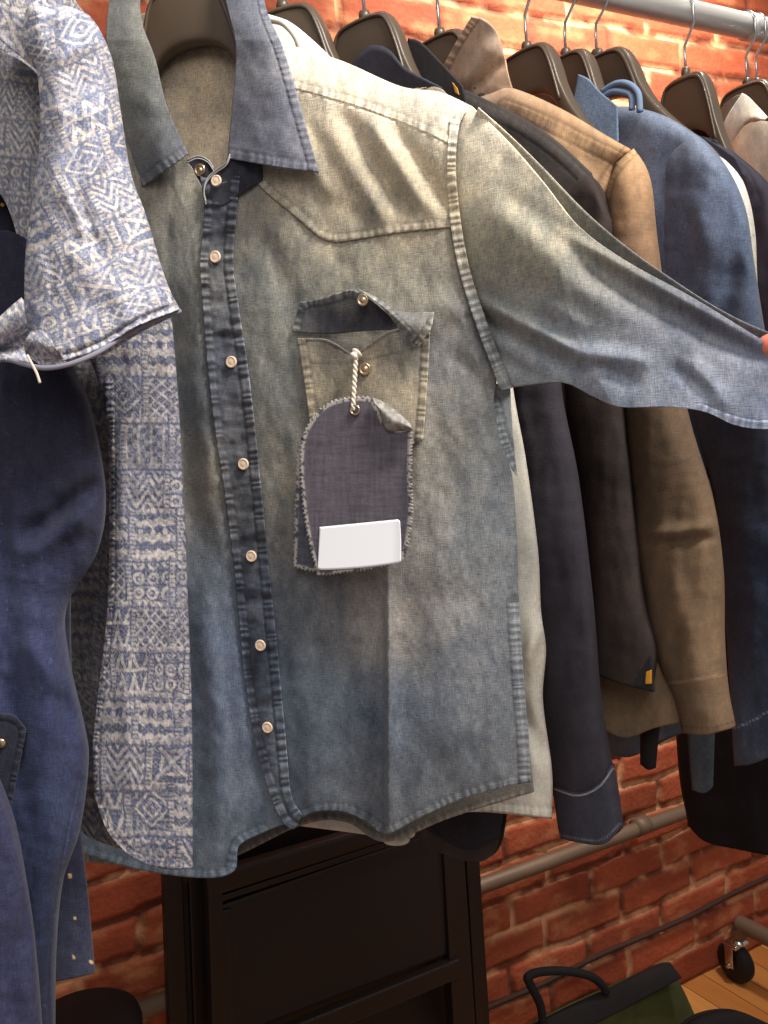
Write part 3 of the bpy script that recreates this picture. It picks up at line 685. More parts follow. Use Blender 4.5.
patch('collar', PB, [(268, 14), (290, 22), (315, 42), (348, 74)], [(262, 70), (290, 75), (320, 80), (348, 84)], [(268, 14), (262, 70)], [(348, 74), (348, 84)], (246, 246, 238), MT['cotton'], B, step=2,
      off=lambda x, y, u, v: .034 - .012 * (1 - v), fx=cloth_fx(.3, 42), thick=.002)
b = tube(smooth3([P for P in [PB.at(np.array(270. + 0), np.array(20.), .036), PB.at(np.array(284.), np.array(24.), .040), PB.at(np.array(296.), np.array(38.), .042), PB.at(np.array(300.), np.array(54.), .036)]], 24), .0035, n=8)
bmo('collar_loop', b, mat('pale_tape', (214, 212, 202), rough=.9), B)
# --- C navy jacket
PC = rack_plane(.63, 22, px=(365, 20))
hanger(PC, 365, 20, 'dark brown hanger inside the navy denim jacket, third from the left')
Cg = garment('navy_jacket', PC, 585, 835, 'dark navy denim jacket whose sleeve hangs right of the pale shirt, white stitched cuff', 'jacket')
ncol = (58, 53, 64)
pillow('jacket_body', PC, [(348, 84), (395, 70), (440, 96), (500, 140)], [(380, 800), (440, 838), (470, 850), (500, 838)], [(348, 84), (360, 400), (380, 800)], [(500, 140), (520, 300), (520, 600), (500, 838)],
       (34, 33, 42), MT['cotton'], Cg, hf=.022, hb=.02, vt=.03, seed=5, fx=cloth_fx(.5, 43))
patch('collar', PC, [(344, 76), (358, 56), (372, 45), (388, 50), (404, 68), (440, 88)], [(350, 90), (400, 100), (445, 104)], [(344, 76), (350, 90)], [(440, 88), (445, 104)], (58, 58, 74), MT['cotton'], Cg, step=2, off=lambda x, y, u, v: .030 - .008 * v, fx=cloth_fx(.6, 44), thick=.003)
cz = [(556, 795), (570, 799), (588, 797), (604, 788), (613, 776)]
pillow('sleeve', PC, [(485, 300), (530, 296), (556, 300)], [(553, 796), (580, 802), (602, 793), (613, 776)], [(485, 300), (490, 400), (506, 480), (524, 590), (538, 700), (553, 796)], [(556, 300), (561, 390), (578, 480), (592, 600), (600, 700), (613, 776)],
       ncol, MT['cotton'], Cg, hf=.022, hb=.02, step=3, seed=6, wr=.004, fx=cloth_fx(.5, 45))
def cuffx(x, y, C, D):
    C, D = line_col([(554, 789), (578, 796), (600, 786), (613, 768)], (170, 168, 172), .5)(x, y, C, D)
    C, D = line_col([(560, 835), (580, 839), (602, 840), (620, 824)], (110, 112, 125), .8, 3)(x, y, C, D); return C, D
pillow('cuff', PC, [(552, 786), (578, 793), (600, 783), (612, 764)], [(560, 838), (580, 843), (604, 844), (622, 828)], [(552, 786), (556, 815), (560, 838)], [(612, 764), (618, 800), (622, 828)],
       (60, 60, 76), MT['cotton'], Cg, hf=.027, hb=.024, step=1.6, seed=7, wr=.002, fx=cloth_fx(.8, 46, (), cuffx))
# --- D charcoal jacket
PD = rack_plane(PC.p[0] + .06, 18)
Dg = garment('charcoal_jacket', PD, 630, 690, 'charcoal black jacket squeezed between the navy and the tan jackets', 'jacket')
dcol = (56, 47, 44)
pillow('jacket_body', PD, [(404, 52), (450, 82), (512, 112), (553, 138), (592, 173)], [(420, 845), (470, 862), (495, 850), (505, 800)], [(404, 52), (410, 400), (420, 845)], [(592, 173), (604, 215), (600, 320), (560, 600), (505, 800)],
       (64, 58, 56), MT['cotton'], Dg, hf=.014, hb=.012, vt=.03, seed=8, step=3, fx=cloth_fx(.6, 47, [[(455, 94), (515, 124), (556, 152), (596, 190)]]))
patch('collar', PD, [(408, 38), (420, 42), (440, 62), (462, 86)], [(402, 70), (440, 98), (470, 118)], [(408, 38), (402, 70)], [(462, 86), (470, 118)], (50, 46, 48), MT['cotton'], Dg, step=2, off=.028, fx=cloth_fx(.6, 48), thick=.003)
patch('collar_label', PD, [(452, 82), (457, 88)], [(455, 93), (459, 95)], [(452, 82), (455, 93)], [(457, 88), (459, 95)], (205, 140, 60), MT['cotton'], Dg, step=1.5, off=.033, thick=.001)
pillow('sleeve', PD, [(555, 190), (590, 175), (612, 220)], [(590, 672), (620, 684), (652, 692)], [(555, 190), (560, 390), (580, 500), (592, 600), (590, 672)], [(612, 220), (622, 400), (632, 500), (643, 600), (656, 650), (652, 692)],
       dcol, MT['cotton'], Dg, hf=.02, hb=.02, step=3, seed=9, fx=cloth_fx(.8, 49), vt=.04)
patch('cuff_label', PD, [(640, 672), (650, 655)], [(634, 684), (654, 692)], [(640, 672), (634, 684)], [(650, 655), (654, 692)], (46, 46, 50), MT['cotton'], Dg, step=1.5, off=.045, thick=.003)
patch('cuff_tab', PD, [(646, 672), (651, 670)], [(645, 684), (651, 684)], [(646, 672), (645, 684)], [(651, 670), (651, 684)], (226, 160, 50), MT['cotton'], Dg, step=1.5, off=.051, thick=.002)
pillow('belt_tab', PD, [(640, 680), (650, 676), (664, 680)], [(640, 764), (648, 770), (656, 768)], [(640, 680), (640, 764)], [(664, 680), (656, 768)], (30, 28, 30), MT['cotton'], Dg, hf=.01, hb=.01, off=-.05)
# --- E tan jacket
PE = rack_plane(.765, 14, px=(440, 37))
hanger(PE, 440, 37, 'dark brown hanger inside the tan jacket, peeking out left of its collar')
hanger(rack_plane(.94, 8, px=(527, 50)), 527, 50, 'dark brown hanger with its plate showing bare right of the tan collar')
E = garment('tan_jacket', PE, 690, 730, 'tan brown canvas jacket with turned up collar and buttonless straight cuff', 'jacket')
ecol = rbf([(540, 110, 170, 138, 108), (620, 150, 196, 158, 118), (560, 160, 148, 118, 92), (600, 230, 140, 110, 86), (640, 220, 128, 100, 76), (660, 450, 100, 82, 66), (700, 550, 122, 100, 78), (700, 650, 132, 108, 84), (690, 710, 128, 104, 82), (650, 600, 100, 80, 64), (465, 60, 205, 174, 150), (620, 710, 150, 128, 102), (650, 700, 96, 80, 62)], 40, 1.0)  # collar point painted lighter to make up for its weak light
def ebx(x, y, C, D): return C, D + fold(x, y, 540, 130, 600, 200, 12, .006) - fold(x, y, 560, 150, 590, 230, 9, .005)
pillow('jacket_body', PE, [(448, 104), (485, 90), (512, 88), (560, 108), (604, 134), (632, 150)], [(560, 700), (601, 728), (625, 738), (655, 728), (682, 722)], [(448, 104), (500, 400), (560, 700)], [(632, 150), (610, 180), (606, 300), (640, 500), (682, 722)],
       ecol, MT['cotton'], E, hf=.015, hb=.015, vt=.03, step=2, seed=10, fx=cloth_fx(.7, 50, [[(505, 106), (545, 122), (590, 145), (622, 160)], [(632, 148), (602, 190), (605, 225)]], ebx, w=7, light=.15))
def ecx(x, y, C, D):
    C, D = seam(x, y, C, D, [(443, 64), (452, 46), (462, 30), (471, 18)], w=8, per=8)
    return C, D + fold(x, y, 460, 90, 495, 40, 8, .006) - fold(x, y, 475, 90, 505, 60, 5, .004)
patch('collar', PE, [(471, 17), (484, 20), (495, 30), (502, 45)], [(443, 66), (462, 92), (490, 108), (514, 112)], [(471, 17), (457, 40), (443, 66)], [(502, 45), (507, 70), (512, 88), (518, 96), (514, 112)], ecol, MT['cotton'], E, step=1.6,
      off=lambda x, y, u, v: .045 - .02 * v - .03 * u, fx=cloth_fx(.8, 51, (), ecx), thick=.003)
def esx(x, y, C, D):
    C, D = line_col([(655, 684), (690, 681), (727, 674)], (150, 122, 96), 1.2)(x, y, C, D)
    C, D = line_col([(681, 726), (705, 728), (732, 722)], (100, 78, 60), .9, 5)(x, y, C, D)
    D = D + fold(x, y, 650, 535, 720, 525, 6, .005) - fold(x, y, 655, 545, 720, 538, 5, .004) + fold(x, y, 670, 560, 700, 700, 12, .006)
    return C, D
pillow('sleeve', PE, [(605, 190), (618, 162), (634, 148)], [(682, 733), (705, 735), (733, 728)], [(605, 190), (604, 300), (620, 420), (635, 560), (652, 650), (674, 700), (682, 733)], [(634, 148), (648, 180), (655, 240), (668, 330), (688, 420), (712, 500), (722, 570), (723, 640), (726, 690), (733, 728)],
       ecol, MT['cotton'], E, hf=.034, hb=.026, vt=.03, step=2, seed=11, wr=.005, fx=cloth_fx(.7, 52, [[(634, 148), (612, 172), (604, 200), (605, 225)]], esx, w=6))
# --- F blue denim shirt
PF = rack_plane(1.035, 4, px=(572, 56))
hanger(PF, 566, 56, 'dark brown hanger holding the blue denim shirt right of the tan jacket')
Fg = garment('blue_denim_shirt', PF, 745, 760, 'mid blue denim shirt with a hanging loop between the tan jacket and a white shirt', 'shirt')
fcol = rbf([(600, 110, 110, 134, 168), (660, 130, 108, 128, 156), (680, 200, 86, 106, 138), (720, 240, 78, 98, 130), (690, 280, 80, 100, 132), (730, 320, 54, 70, 98), (720, 450, 30, 38, 56), (740, 600, 42, 60, 92), (750, 700, 50, 72, 106), (700, 760, 70, 86, 104)], 40, .72)  # darkest points below the pulled sleeve: shade painted into the blue
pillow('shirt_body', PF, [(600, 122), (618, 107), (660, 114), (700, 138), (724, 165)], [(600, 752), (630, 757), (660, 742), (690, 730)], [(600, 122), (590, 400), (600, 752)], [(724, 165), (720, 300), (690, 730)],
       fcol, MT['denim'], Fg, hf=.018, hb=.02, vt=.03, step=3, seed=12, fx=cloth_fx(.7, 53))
def fsx(x, y, C, D):
    C, D = line_col([(734, 728), (750, 722), (775, 708)], (150, 160, 176), .8, 4)(x, y, C, D)
    return C, D - fold(x, y, 738, 260, 715, 340, 10, .01) + fold(x, y, 700, 200, 712, 320, 16, .006)
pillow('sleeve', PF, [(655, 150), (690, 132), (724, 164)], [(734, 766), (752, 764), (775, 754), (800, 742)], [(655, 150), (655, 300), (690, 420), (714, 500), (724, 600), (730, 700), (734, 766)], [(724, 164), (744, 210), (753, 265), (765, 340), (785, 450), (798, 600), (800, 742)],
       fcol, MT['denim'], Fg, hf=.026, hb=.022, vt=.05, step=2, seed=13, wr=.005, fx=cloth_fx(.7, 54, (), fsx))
patch('collar', PF, [(578, 74), (588, 79), (600, 92), (617, 106)], [(568, 124), (590, 136), (618, 142)], [(578, 74), (573, 100), (568, 124)], [(617, 106), (618, 142)], (112, 138, 174), MT['denim'], Fg, step=1.6, off=lambda x, y, u, v: .040 - .010 * u, fx=cloth_fx(.6, 55), thick=.002)
for (a, bb, c) in (((602, 92), (628, 84), (640, 112)), ((600, 100), (622, 92), (632, 110))):
    pts = [PF.at(np.array(float(px)), np.array(float(py)), .022) for px, py in (a, ((a[0] + bb[0]) / 2, bb[1]), bb, ((bb[0] + c[0]) / 2 + 4, (bb[1] + c[1]) / 2 - 5), c)]
    bmo('collar_loop', tube(smooth3(pts, 30), .0042, n=8), mat('loop_denim', (118, 138, 166), rough=.9), Fg)
pillow('shirt_tail', PF, [(684, 700), (700, 696), (716, 700)], [(692, 790), (704, 793), (713, 786)], [(684, 700), (692, 790)], [(716, 700), (713, 786)], (78, 92, 108), MT['denim'], Fg, hf=.004, hb=.004, off=-.01, step=2, fx=cloth_fx(.8, 56))
# --- G white shirt
PG = rack_plane(1.125, 4, px=(601, 57))
hg = hanger(PG, 597, 57, 'dark brown hanger with a long sloping arm behind the blue denim shirt'); hg.children[0].scale = (1.35, 1, 1.02)
G = garment('white_shirt', PG, 745, 300, 'white shirt whose bright shoulder shows right of the blue denim shirt', 'shirt')
wc = rbf([(720, 180, 226, 226, 210), (745, 250, 196, 200, 184), (750, 290, 190, 186, 170)], 30)
pillow('shirt_body', PG, [(660, 140), (700, 152), (720, 160)], [(680, 600), (720, 606), (748, 600)], [(660, 140), (660, 400), (680, 600)], [(720, 160), (738, 200), (740, 400), (748, 600)], wc, MT['cotton'], G, hf=.014, hb=.014, vt=.04, step=3, fx=cloth_fx(.4, 57))
pillow('sleeve', PG, [(690, 158), (712, 153), (730, 166)], [(735, 600), (752, 604), (770, 598)], [(690, 158), (705, 300), (735, 600)], [(730, 166), (744, 190), (753, 232), (756, 300), (770, 598)], wc, MT['cotton'], G, hf=.02, hb=.02, vt=.05, step=2,
       fx=cloth_fx(.4, 58, (), line_col([(738, 239), (750, 238), (756, 232)], (150, 146, 132), .9)))
# --- H long black-navy coat
PH = rack_plane(1.27, 4, px=(686, 77))
hg = hanger(PH, 686, 77, 'dark brown hanger standing clear above the black coat, checked lining below it'); hg.children[0].scale = (.92, 1, 1.3)
H = garment('navy_coat', PH, 730, 850, 'long blue black coat reaching lowest at the right, behind the white shirt', 'coat')
hc = rbf([(740, 180, 62, 60, 78), (760, 280, 50, 44, 60), (730, 800, 20, 18, 22), (700, 760, 22, 20, 24)], 70)
pillow('coat_body', PH, [(660, 150), (690, 140), (712, 138), (745, 162), (775, 190)], [(688, 826), (706, 842), (740, 850), (775, 856), (815, 856)], [(660, 150), (665, 400), (676, 733), (688, 826)], [(775, 190), (800, 300), (815, 600), (815, 856)],
       hc, MT['cotton'], H, hf=.025, hb=.025, vt=.03, step=3, seed=14, wr=.006, fx=cloth_fx(.7, 59, [[(700, 150), (730, 165), (745, 176), (756, 205)]]))
patch('collar', PH, [(676, 132), (700, 136), (716, 140)], [(676, 158), (700, 162), (722, 172)], [(676, 132), (676, 158)], [(716, 140), (722, 172)], (58, 56, 74), MT['cotton'], H, step=2, off=.034, fx=cloth_fx(.6, 60), thick=.003)
patch('collar', PH, [(704, 138), (712, 142), (735, 158)], [(712, 172), (735, 176), (745, 176)], [(704, 138), (712, 172)], [(735, 158), (745, 176)], (60, 60, 80), MT['cotton'], H, step=2, off=.040, fx=cloth_fx(.6, 61), thick=.003)
patch('checked_lining', PH, [(664, 108), (690, 104), (716, 112)], [(664, 160), (690, 164), (716, 162)], [(664, 108), (664, 160)], [(716, 112), (716, 162)], (92, 84, 70), MT['cotton'], H, step=1, off=-.01,
      fx=lambda x, y, u, v, C, D: (C * (1 + .9 * ((np.sin(x * 1.2) > 0) ^ (np.sin(y * 1.2) > 0)) * (y < 130) * (y > 120))[..., None], D), thick=.002)
# --- I pale camouflage shirt
PI = rack_plane(1.43, 4, px=(747, 85))
hanger(PI, 747, 85, 'dark brown hanger above the pale collar at the right edge')
PI2 = rack_plane(1.50, 4, px=(757, 85))
hanger(PI2, 757, 85, 'hindmost dark brown hanger, its hook cut by the right edge of the photo')
I = garment('pale_washed_shirt', PI, 760, 500, 'pale bleached shirt with upstanding collar at the top right edge', 'shirt')
ic = rbf([(745, 110, 222, 220, 200), (730, 140, 206, 206, 186), (755, 170, 184, 174, 152)], 24)
pillow('shirt_body', PI, [(722, 150), (745, 122), (775, 120), (830, 150)], [(730, 560), (770, 570), (830, 560)], [(722, 150), (725, 300), (730, 560)], [(830, 150), (835, 300), (830, 560)], ic, MT['cotton'], I, hf=.02, hb=.02, vt=.05, step=3, seed=15, fx=cloth_fx(.9, 62))
patch('collar', PI, [(742, 93), (750, 98), (768, 117)], [(714, 146), (728, 146), (738, 134), (745, 124), (757, 122)], [(742, 93), (726, 118), (714, 146)], [(768, 117), (757, 122)], ic, MT['cotton'], I, step=1.5, off=lambda x, y, u, v: .038 + .01 * np.sin(v * 3.14), fx=cloth_fx(1.3, 63), thick=.003)
pillow('undercollar', PI, [(724, 104), (735, 96), (742, 94)], [(716, 118), (728, 122), (736, 120)], [(724, 104), (716, 118)], [(742, 94), (736, 120)], (120, 116, 104), MT['cotton'], I, hf=.004, hb=.004, off=.02, step=2)

# ================================================================== GARMENTS AT THE LEFT, NEARER THE VIEWER
def pattern(px, py, ang=0.0, cw=46., ch=40., seed=5, jit=2.2, curvy=0.0):
    """a patchwork of diamonds, chevrons, rings, stars and bands woven pale on blue; returns 0..1 of pale thread"""
    c, s = math.cos(R(ang)), math.sin(R(ang)); X = px * c + py * s; Y = -px * s + py * c
    X = X + jit * 2 * (fbm(px / 22, py / 22, seed, 2) - .5) + curvy * np.sin(py / 60.); Y = Y + jit * 2 * (fbm(px / 24 + 9, py / 24, seed + 2, 2) - .5)
    row = np.floor(Y / ch); hr = vnoise(row + .5, row * 0 + .5, seed + 20)
    X = X + row * 17.3; w = cw * (.75 + .6 * hr); colm = np.floor(X / w)
    p = X / w - colm; q = Y / ch - row
    t = vnoise(row * 3.3 + colm * 7.7, colm * 5.1 + row * 1.9, seed + 30); t = np.floor(t * 40).astype(int) % 8
    f = lambda a: a - np.floor(a)
    ln = lambda a, th: (np.abs(f(a) - .5) > .5 - th).astype(float)       # lines at whole numbers
    dm = np.abs(p - .5) + np.abs(q - .5)
    o0 = ln(dm * 5, .17) * (dm < .56) + ln(p * 6, .18) * (dm >= .56) * .8
    o1 = (f(q * 4 + np.abs(f(p * 2) - .5) * 3.0) > .52).astype(float)
    r = np.hypot(f(p * 3) - .5, f(q * 3) - .5); o2 = (np.abs(r - .32) < .10).astype(float) + (r < .09)
    tri = np.abs(f(p * 3) - .5) * 2; o3 = (tri < f(q * 2) - .05).astype(float) * (tri > f(q * 2) - .55) + ln(q * 2, .07)
    o4 = ln((p + q) * 4, .13) + ln((p - q) * 4, .13)
    xx = np.abs(p - .5) - np.abs(q - .5); o5 = (np.abs(xx) < .06) + ln(np.maximum(np.abs(p - .5), np.abs(q - .5)) * 4, .15) * (np.abs(xx) > .1)
    o6 = ((f(p * 4) > .5) ^ (f(q * 4) > .5)).astype(float) * .6 + ln(p * 4, .1)
    k = np.floor(p * 7) % 2; o7 = ln(q * 3.0 + .5 * np.abs(f(p * 4) - .5), .22) + (np.hypot(f(p * 4) - .5, (q - .5) * 2.4) < .2)
    o = np.select([t == i for i in range(8)], [o0, o1, o2, o3, o4, o5, o6, o7])
    bandy = (q < .14) * (.35 + .65 * (np.abs(f(X / 7.5) - .5) * 2 > q / .14 * .9)); o = np.where(q < .14, bandy, o)
    bandx = (p > .86); o = np.where(bandx, .9 * (f(Y / 4.2) > .35), o)
    o = np.where((np.abs(q - .14) < .03) | (np.abs(p - .86) < .025), 0.05, o)
    wear = fbm(px / 2.6, py / 2.6, seed + 40, 2); big = fbm(px / 30, py / 30, seed + 50, 2)
    return np.clip(o, 0, 1) * np.clip(.05 + 1.5 * wear, 0, 1) * np.clip(.48 + .9 * big, 0, 1) + .15 * np.clip((wear - .5) * 3, 0, 1)
blue = lin((104, 112, 138)); pale = lin((212, 202, 194))
def prt(k=1.0, blue_=blue, pale_=pale, **kw):
    def c(x, y):
        m = pattern(x, y, **kw); k2 = dict(kw); k2['cw'] = kw['cw'] * .42; k2['ch'] = kw['ch'] * .42; k2['seed'] = kw['seed'] + 3; m = np.maximum(m, .5 * pattern(x, y, **k2))[..., None]; n = fbm(x / 1.7, y / 1.7, 77, 1)[..., None]
        nb = blue_ * (.75 + .5 * fbm(x / 9, y / 9, 78, 2)[..., None])
        return (nb * (1 - m) + pale_ * m) * (.86 + .28 * n) * k
    return c
PP = cam_plane(.92, -6); PS = cam_plane(.80, -4); PQ = cam_plane(.85, -4); PX = cam_plane(.90, -4); PR = cam_plane(.89, -4); PZ = cam_plane(.80, -2)
Pg = garment('patterned_shirt', PP, 130, 870, 'blue and cream shirt woven with diamonds and chevrons, short sleeve with frayed hem, at left', 'shirt')
pillow('shirt_body', PP, [(62, 330), (90, 300), (150, 296), (170, 300)], [(93, 792), (108, 832), (132, 857), (165, 869), (193, 868)], [(62, 330), (92, 365), (107, 430), (109, 520), (107, 610), (97, 700), (92, 750), (93, 792)], [(170, 300), (177, 380), (183, 480), (188, 600), (192, 720), (193, 868)],
       prt(.80, blue_=lin((78, 87, 118)), pale_=lin((204, 196, 192)), ang=1, cw=44, ch=46, seed=5), MT['printed'], Pg, hf=.012, hb=.02, step=1.15, seed=20, wr=.004, pw=.35,
       fx=lambda x, y, u, v, C, D: seam(x, y, C, D + fold(x, y, 120, 420, 128, 800, 8, .003), [(109, 380), (110, 520), (108, 610), (98, 700), (93, 760), (100, 815), (132, 856), (193, 867)], w=5, per=6, light=.12))
pillow('shirt_back', PX, [(45, 300), (80, 296), (115, 300)], [(60, 800), (80, 830), (100, 842), (125, 850)], [(45, 300), (50, 500), (60, 800)], [(115, 300), (120, 500), (125, 850)],
       prt(.42, ang=2, cw=38, ch=40, seed=8), MT['printed'], Pg, hf=.01, hb=.01, step=1.8, off=-.08, seed=21)  # same weave darkened: shade painted into the inner back
def slv(x, y, u, v, C, D):
    D = D + fold(x, y, 55, 60, 130, 20, 12, .006) + fold(x, y, 60, 40, 50, 230, 14, .007) - fold(x, y, 45, 300, 120, 150, 12, .005) + fold(x, y, 60, 180, 90, 240, 8, .005) - fold(x, y, 74, 190, 98, 250, 7, .005) + fold(x, y, 60, 240, 150, 330, 16, .005)
    d, s = segd(x, y, [(28, 345), (60, 360), (100, 348), (140, 325), (180, 309)]); C = C * (1 + .5 * np.exp(-(d / 2.2) ** 2) - .45 * np.exp(-((d - 6) / 1.6) ** 2))[..., None]; D = D - .004 * np.exp(-((d - 6) / 2) ** 2) + .002 * (d < 4)
    return C, D
pillow('sleeve', PS, [(20, 40), (28, 4), (45, 4), (68, 6), (88, 14)], [(24, 345), (50, 361), (75, 357), (100, 348), (135, 327), (180, 309)], [(20, 40), (36, 70), (40, 130), (32, 200), (25, 260), (24, 345)], [(88, 14), (100, 30), (112, 60), (120, 110), (130, 170), (146, 215), (160, 262), (170, 290), (180, 309)],
       prt(1.12, blue_=lin((102, 112, 142)), ang=-24, cw=54, ch=40, seed=6, jit=3.2, curvy=4), MT['printed'], Pg, hf=.045, hb=.04, step=1.15, seed=22, wr=.006, pw=.5, vt=.06, fx=slv)
pillow('shoulder', PS, [(-70, -60), (0, -50), (50, -30), (84, 12)], [(-70, -5), (-20, 25), (10, 48), (44, 76)], [(-70, -60), (-70, -5)], [(84, 12), (66, 40), (44, 76)],
       prt(1.05, ang=35, cw=50, ch=40, seed=9, jit=3), MT['printed'], Pg, hf=.03, hb=.05, step=1.5, seed=23, wr=.005, off=-.02)
pillow('shirt_front', PS, [(-70, 20), (-20, 40), (20, 60), (44, 80)], [(-70, 170), (-20, 180), (4, 200), (20, 250), (30, 330)], [(-70, 20), (-70, 170)], [(44, 80), (44, 200), (30, 330)],
       prt(.62, ang=4, cw=34, ch=38, seed=11), MT['printed'], Pg, hf=.012, hb=.03, step=1.4, seed=24, wr=.003, off=-.045)  # weave colour scaled down to paint in the shaded body side
# frayed inner hem, bunched at the left of the sleeve
def curl_fx(x, y, u, v, C, D):
    return C * (1.0 + .3 * np.sin(v * 22)[..., None]), D + .010 * np.sin(v * math.pi * 2.2)
patch('sleeve_hem', PS, [(24, 300), (10, 312), (-8, 330)], [(30, 366), (14, 362), (-10, 362)], [(24, 300), (27, 330), (30, 366)], [(-8, 330), (-10, 362)], prt(.95, ang=60, cw=30, ch=26, seed=13), MT['printed'], Pg, step=1.2, off=.03, fx=curl_fx, thick=.003)
hem = [PS.at(np.array(float(a)), np.array(float(b_)), o_) for a, b_, o_ in ((-6, 360, .02), (10, 360, .035), (24, 364, .045), (45, 368, .055), (70, 364, .058), (95, 354, .054), (115, 342, .045), (138, 328, .035), (160, 318, .02), (180, 311, .002))]
bmo('hem_roll', tube(smooth3(hem, 80), .0020, n=10), mat('pale_hem', (140, 138, 152), rough=.9), Pg)
patch('sleeve_hem', PS, [(30, 332), (42, 330), (52, 340)], [(26, 356), (45, 366), (66, 362)], [(30, 332), (24, 344), (26, 356)], [(52, 340), (58, 352), (66, 362)], prt(.9, ang=40, cw=30, ch=26, seed=14), MT['printed'], Pg, step=1.2,
      off=lambda x, y, u, v: .052 + .006 * np.sin(v * 5), thick=.003)
thr = [PS.at(np.array(float(a)), np.array(float(b_)), .06) for a, b_ in ((27, 355), (33, 366), (37, 374), (40, 383))]
bmo('loose_thread', tube(smooth3(thr, 16), .0011, n=6), MT['string'], Pg)

# --- Q dark denim jacket sleeve
Q = garment('indigo_jacket', PQ, 60, 1060, 'dark indigo denim jacket at the left under the patterned sleeve, pocket flap at its edge', 'jacket')
def q_fx(x, y, u, v, C, D):
    C = C * mot3(x, y, .9, 71)
    sp = (vnoise(x / 2.2, y / 2.2, 91) > .965) * (vnoise(x / 40, y / 40, 92) > .5); C = C * (1 + 1.3 * sp)[..., None]
    D = D - fold(x, y, 25, 540, 100, 480, 10, .012) + fold(x, y, 20, 560, 90, 510, 12, .008) + fold(x, y, 30, 600, 60, 900, 22, .010) - fold(x, y, 0, 500, 20, 800, 14, .008) + fold(x, y, 20, 640, 80, 700, 12, .006)
    C, D = seam(x, y, C, D, [(80, 780), (62, 870), (52, 960), (52, 1040)], w=2, per=20, light=.1)
    return C, D
qc = rbf([(40, 420, 32, 34, 52), (50, 560, 36, 40, 64), (30, 620, 50, 58, 94), (50, 700, 52, 62, 98), (60, 820, 48, 60, 94), (30, 900, 44, 54, 86), (20, 1000, 38, 46, 76)], 60, .9)
pillow('sleeve', PQ, [(-60, 250), (0, 230), (40, 250), (64, 290)], [(-60, 1060), (0, 1062), (30, 1062), (54, 1060)], [(-60, 250), (-70, 600), (-60, 1060)], [(64, 290), (72, 365), (90, 410), (105, 490), (98, 550), (66, 608), (68, 660), (84, 730), (88, 765), (80, 830), (62, 885), (55, 960), (54, 1060)],
       qc, MT['denim'], Q, hf=.03, hb=.04, step=2, seed=25, wr=.006, fx=q_fx)
patch('pocket_flap', PQ, [(-30, 712), (0, 714), (14, 716), (26, 730)], [(-30, 850), (0, 838), (6, 826), (10, 812)], [(-30, 712), (-30, 850)], [(26, 730), (20, 760), (14, 790), (10, 812)], (40, 44, 62), MT['denim'], Q, step=1.5, off=.036,
      fx=lambda x, y, u, v, C, D: seam(x, y, C * mot3(x, y, .9, 72), D, [(0, 714), (14, 716), (26, 730), (20, 760), (14, 790), (10, 812)], w=6, per=9, light=.15), thick=.002)
def dot(pl, x, y, o_, r, m, par, nm='stud'):
    p = pl.at(np.array(float(x)), np.array(float(y)), o_); b = lathe([(r, 0), (r, .0010), (r * .7, .0016), (r * .1, .0018)], 10); b.transform(frame_mtx(p, pl.n)); return bmo(nm, b, m, par)
dot(PQ, 1, 743, .0385, .0042, MT['brass'], Q, 'button')
# --- R navy shirt with pale dots
Rg = garment('dotted_navy_shirt', PR, 80, 978, 'navy shirt dotted with small gold squares, corner hanging beside the indigo sleeve', 'shirt')
def dots(x, y, C, D):
    for px, py in ((70, 876), (75, 918), (74, 957), (91, 962)):
        m = (np.maximum(np.abs(x - px), np.abs(y - py)) < 1.7)[..., None]; C = np.where(m, lin((225, 190, 140)), C)
    return C, D
rc = rbf([(75, 850, 40, 46, 78), (80, 950, 54, 62, 96)], 40)
pillow('shirt_body', PR, [(30, 380), (60, 372), (84, 390)], [(40, 984), (70, 979), (95, 973)], [(30, 380), (30, 700), (40, 984)], [(84, 390), (70, 600), (78, 800), (86, 880), (95, 973)], rc, MT['denim'], Rg, hf=.006, hb=.02, step=1.5, seed=26, wr=.003, off=-.02, fx=cloth_fx(.7, 73, (), dots))
Ng = garment('navy_blouse', PZ, 0, 340, 'near black navy garment with one gold dot tucked under the patterned shirt', 'shirt')
pillow('blouse_body', PZ, [(-60, 100), (-10, 150), (8, 200), (24, 260)], [(-60, 420), (0, 418), (30, 410)], [(-60, 100), (-60, 420)], [(24, 260), (30, 330), (30, 410)], (34, 34, 52), MT['cotton'], Ng, hf=.012, hb=.02, step=2, off=-.07, seed=27, fx=cloth_fx(.7, 74))
dot(PZ, 3, 205, -.055, .0018, MT['gold'], Ng, 'gold_dot')
# --- S bright indigo garment in the bottom left corner
S = garment('hanging_garment', PZ, 0, 1050, 'brighter cobalt denim garment in the bottom left corner of the photo', 'garment')
pillow('cloth_panel', PZ, [(-70, 730), (-40, 745), (-14, 770)], [(-70, 1070), (0, 1074), (44, 1070)], [(-70, 730), (-70, 1070)], [(-14, 770), (2, 800), (14, 832), (24, 880), (32, 930), (38, 990), (44, 1070)], rbf([(0, 850, 54, 60, 110), (10, 980, 50, 56, 100)], 60), MT['denim'], S, hf=.02, hb=.03, step=2, off=.02, seed=28, wr=.006, fx=cloth_fx(.8, 75))

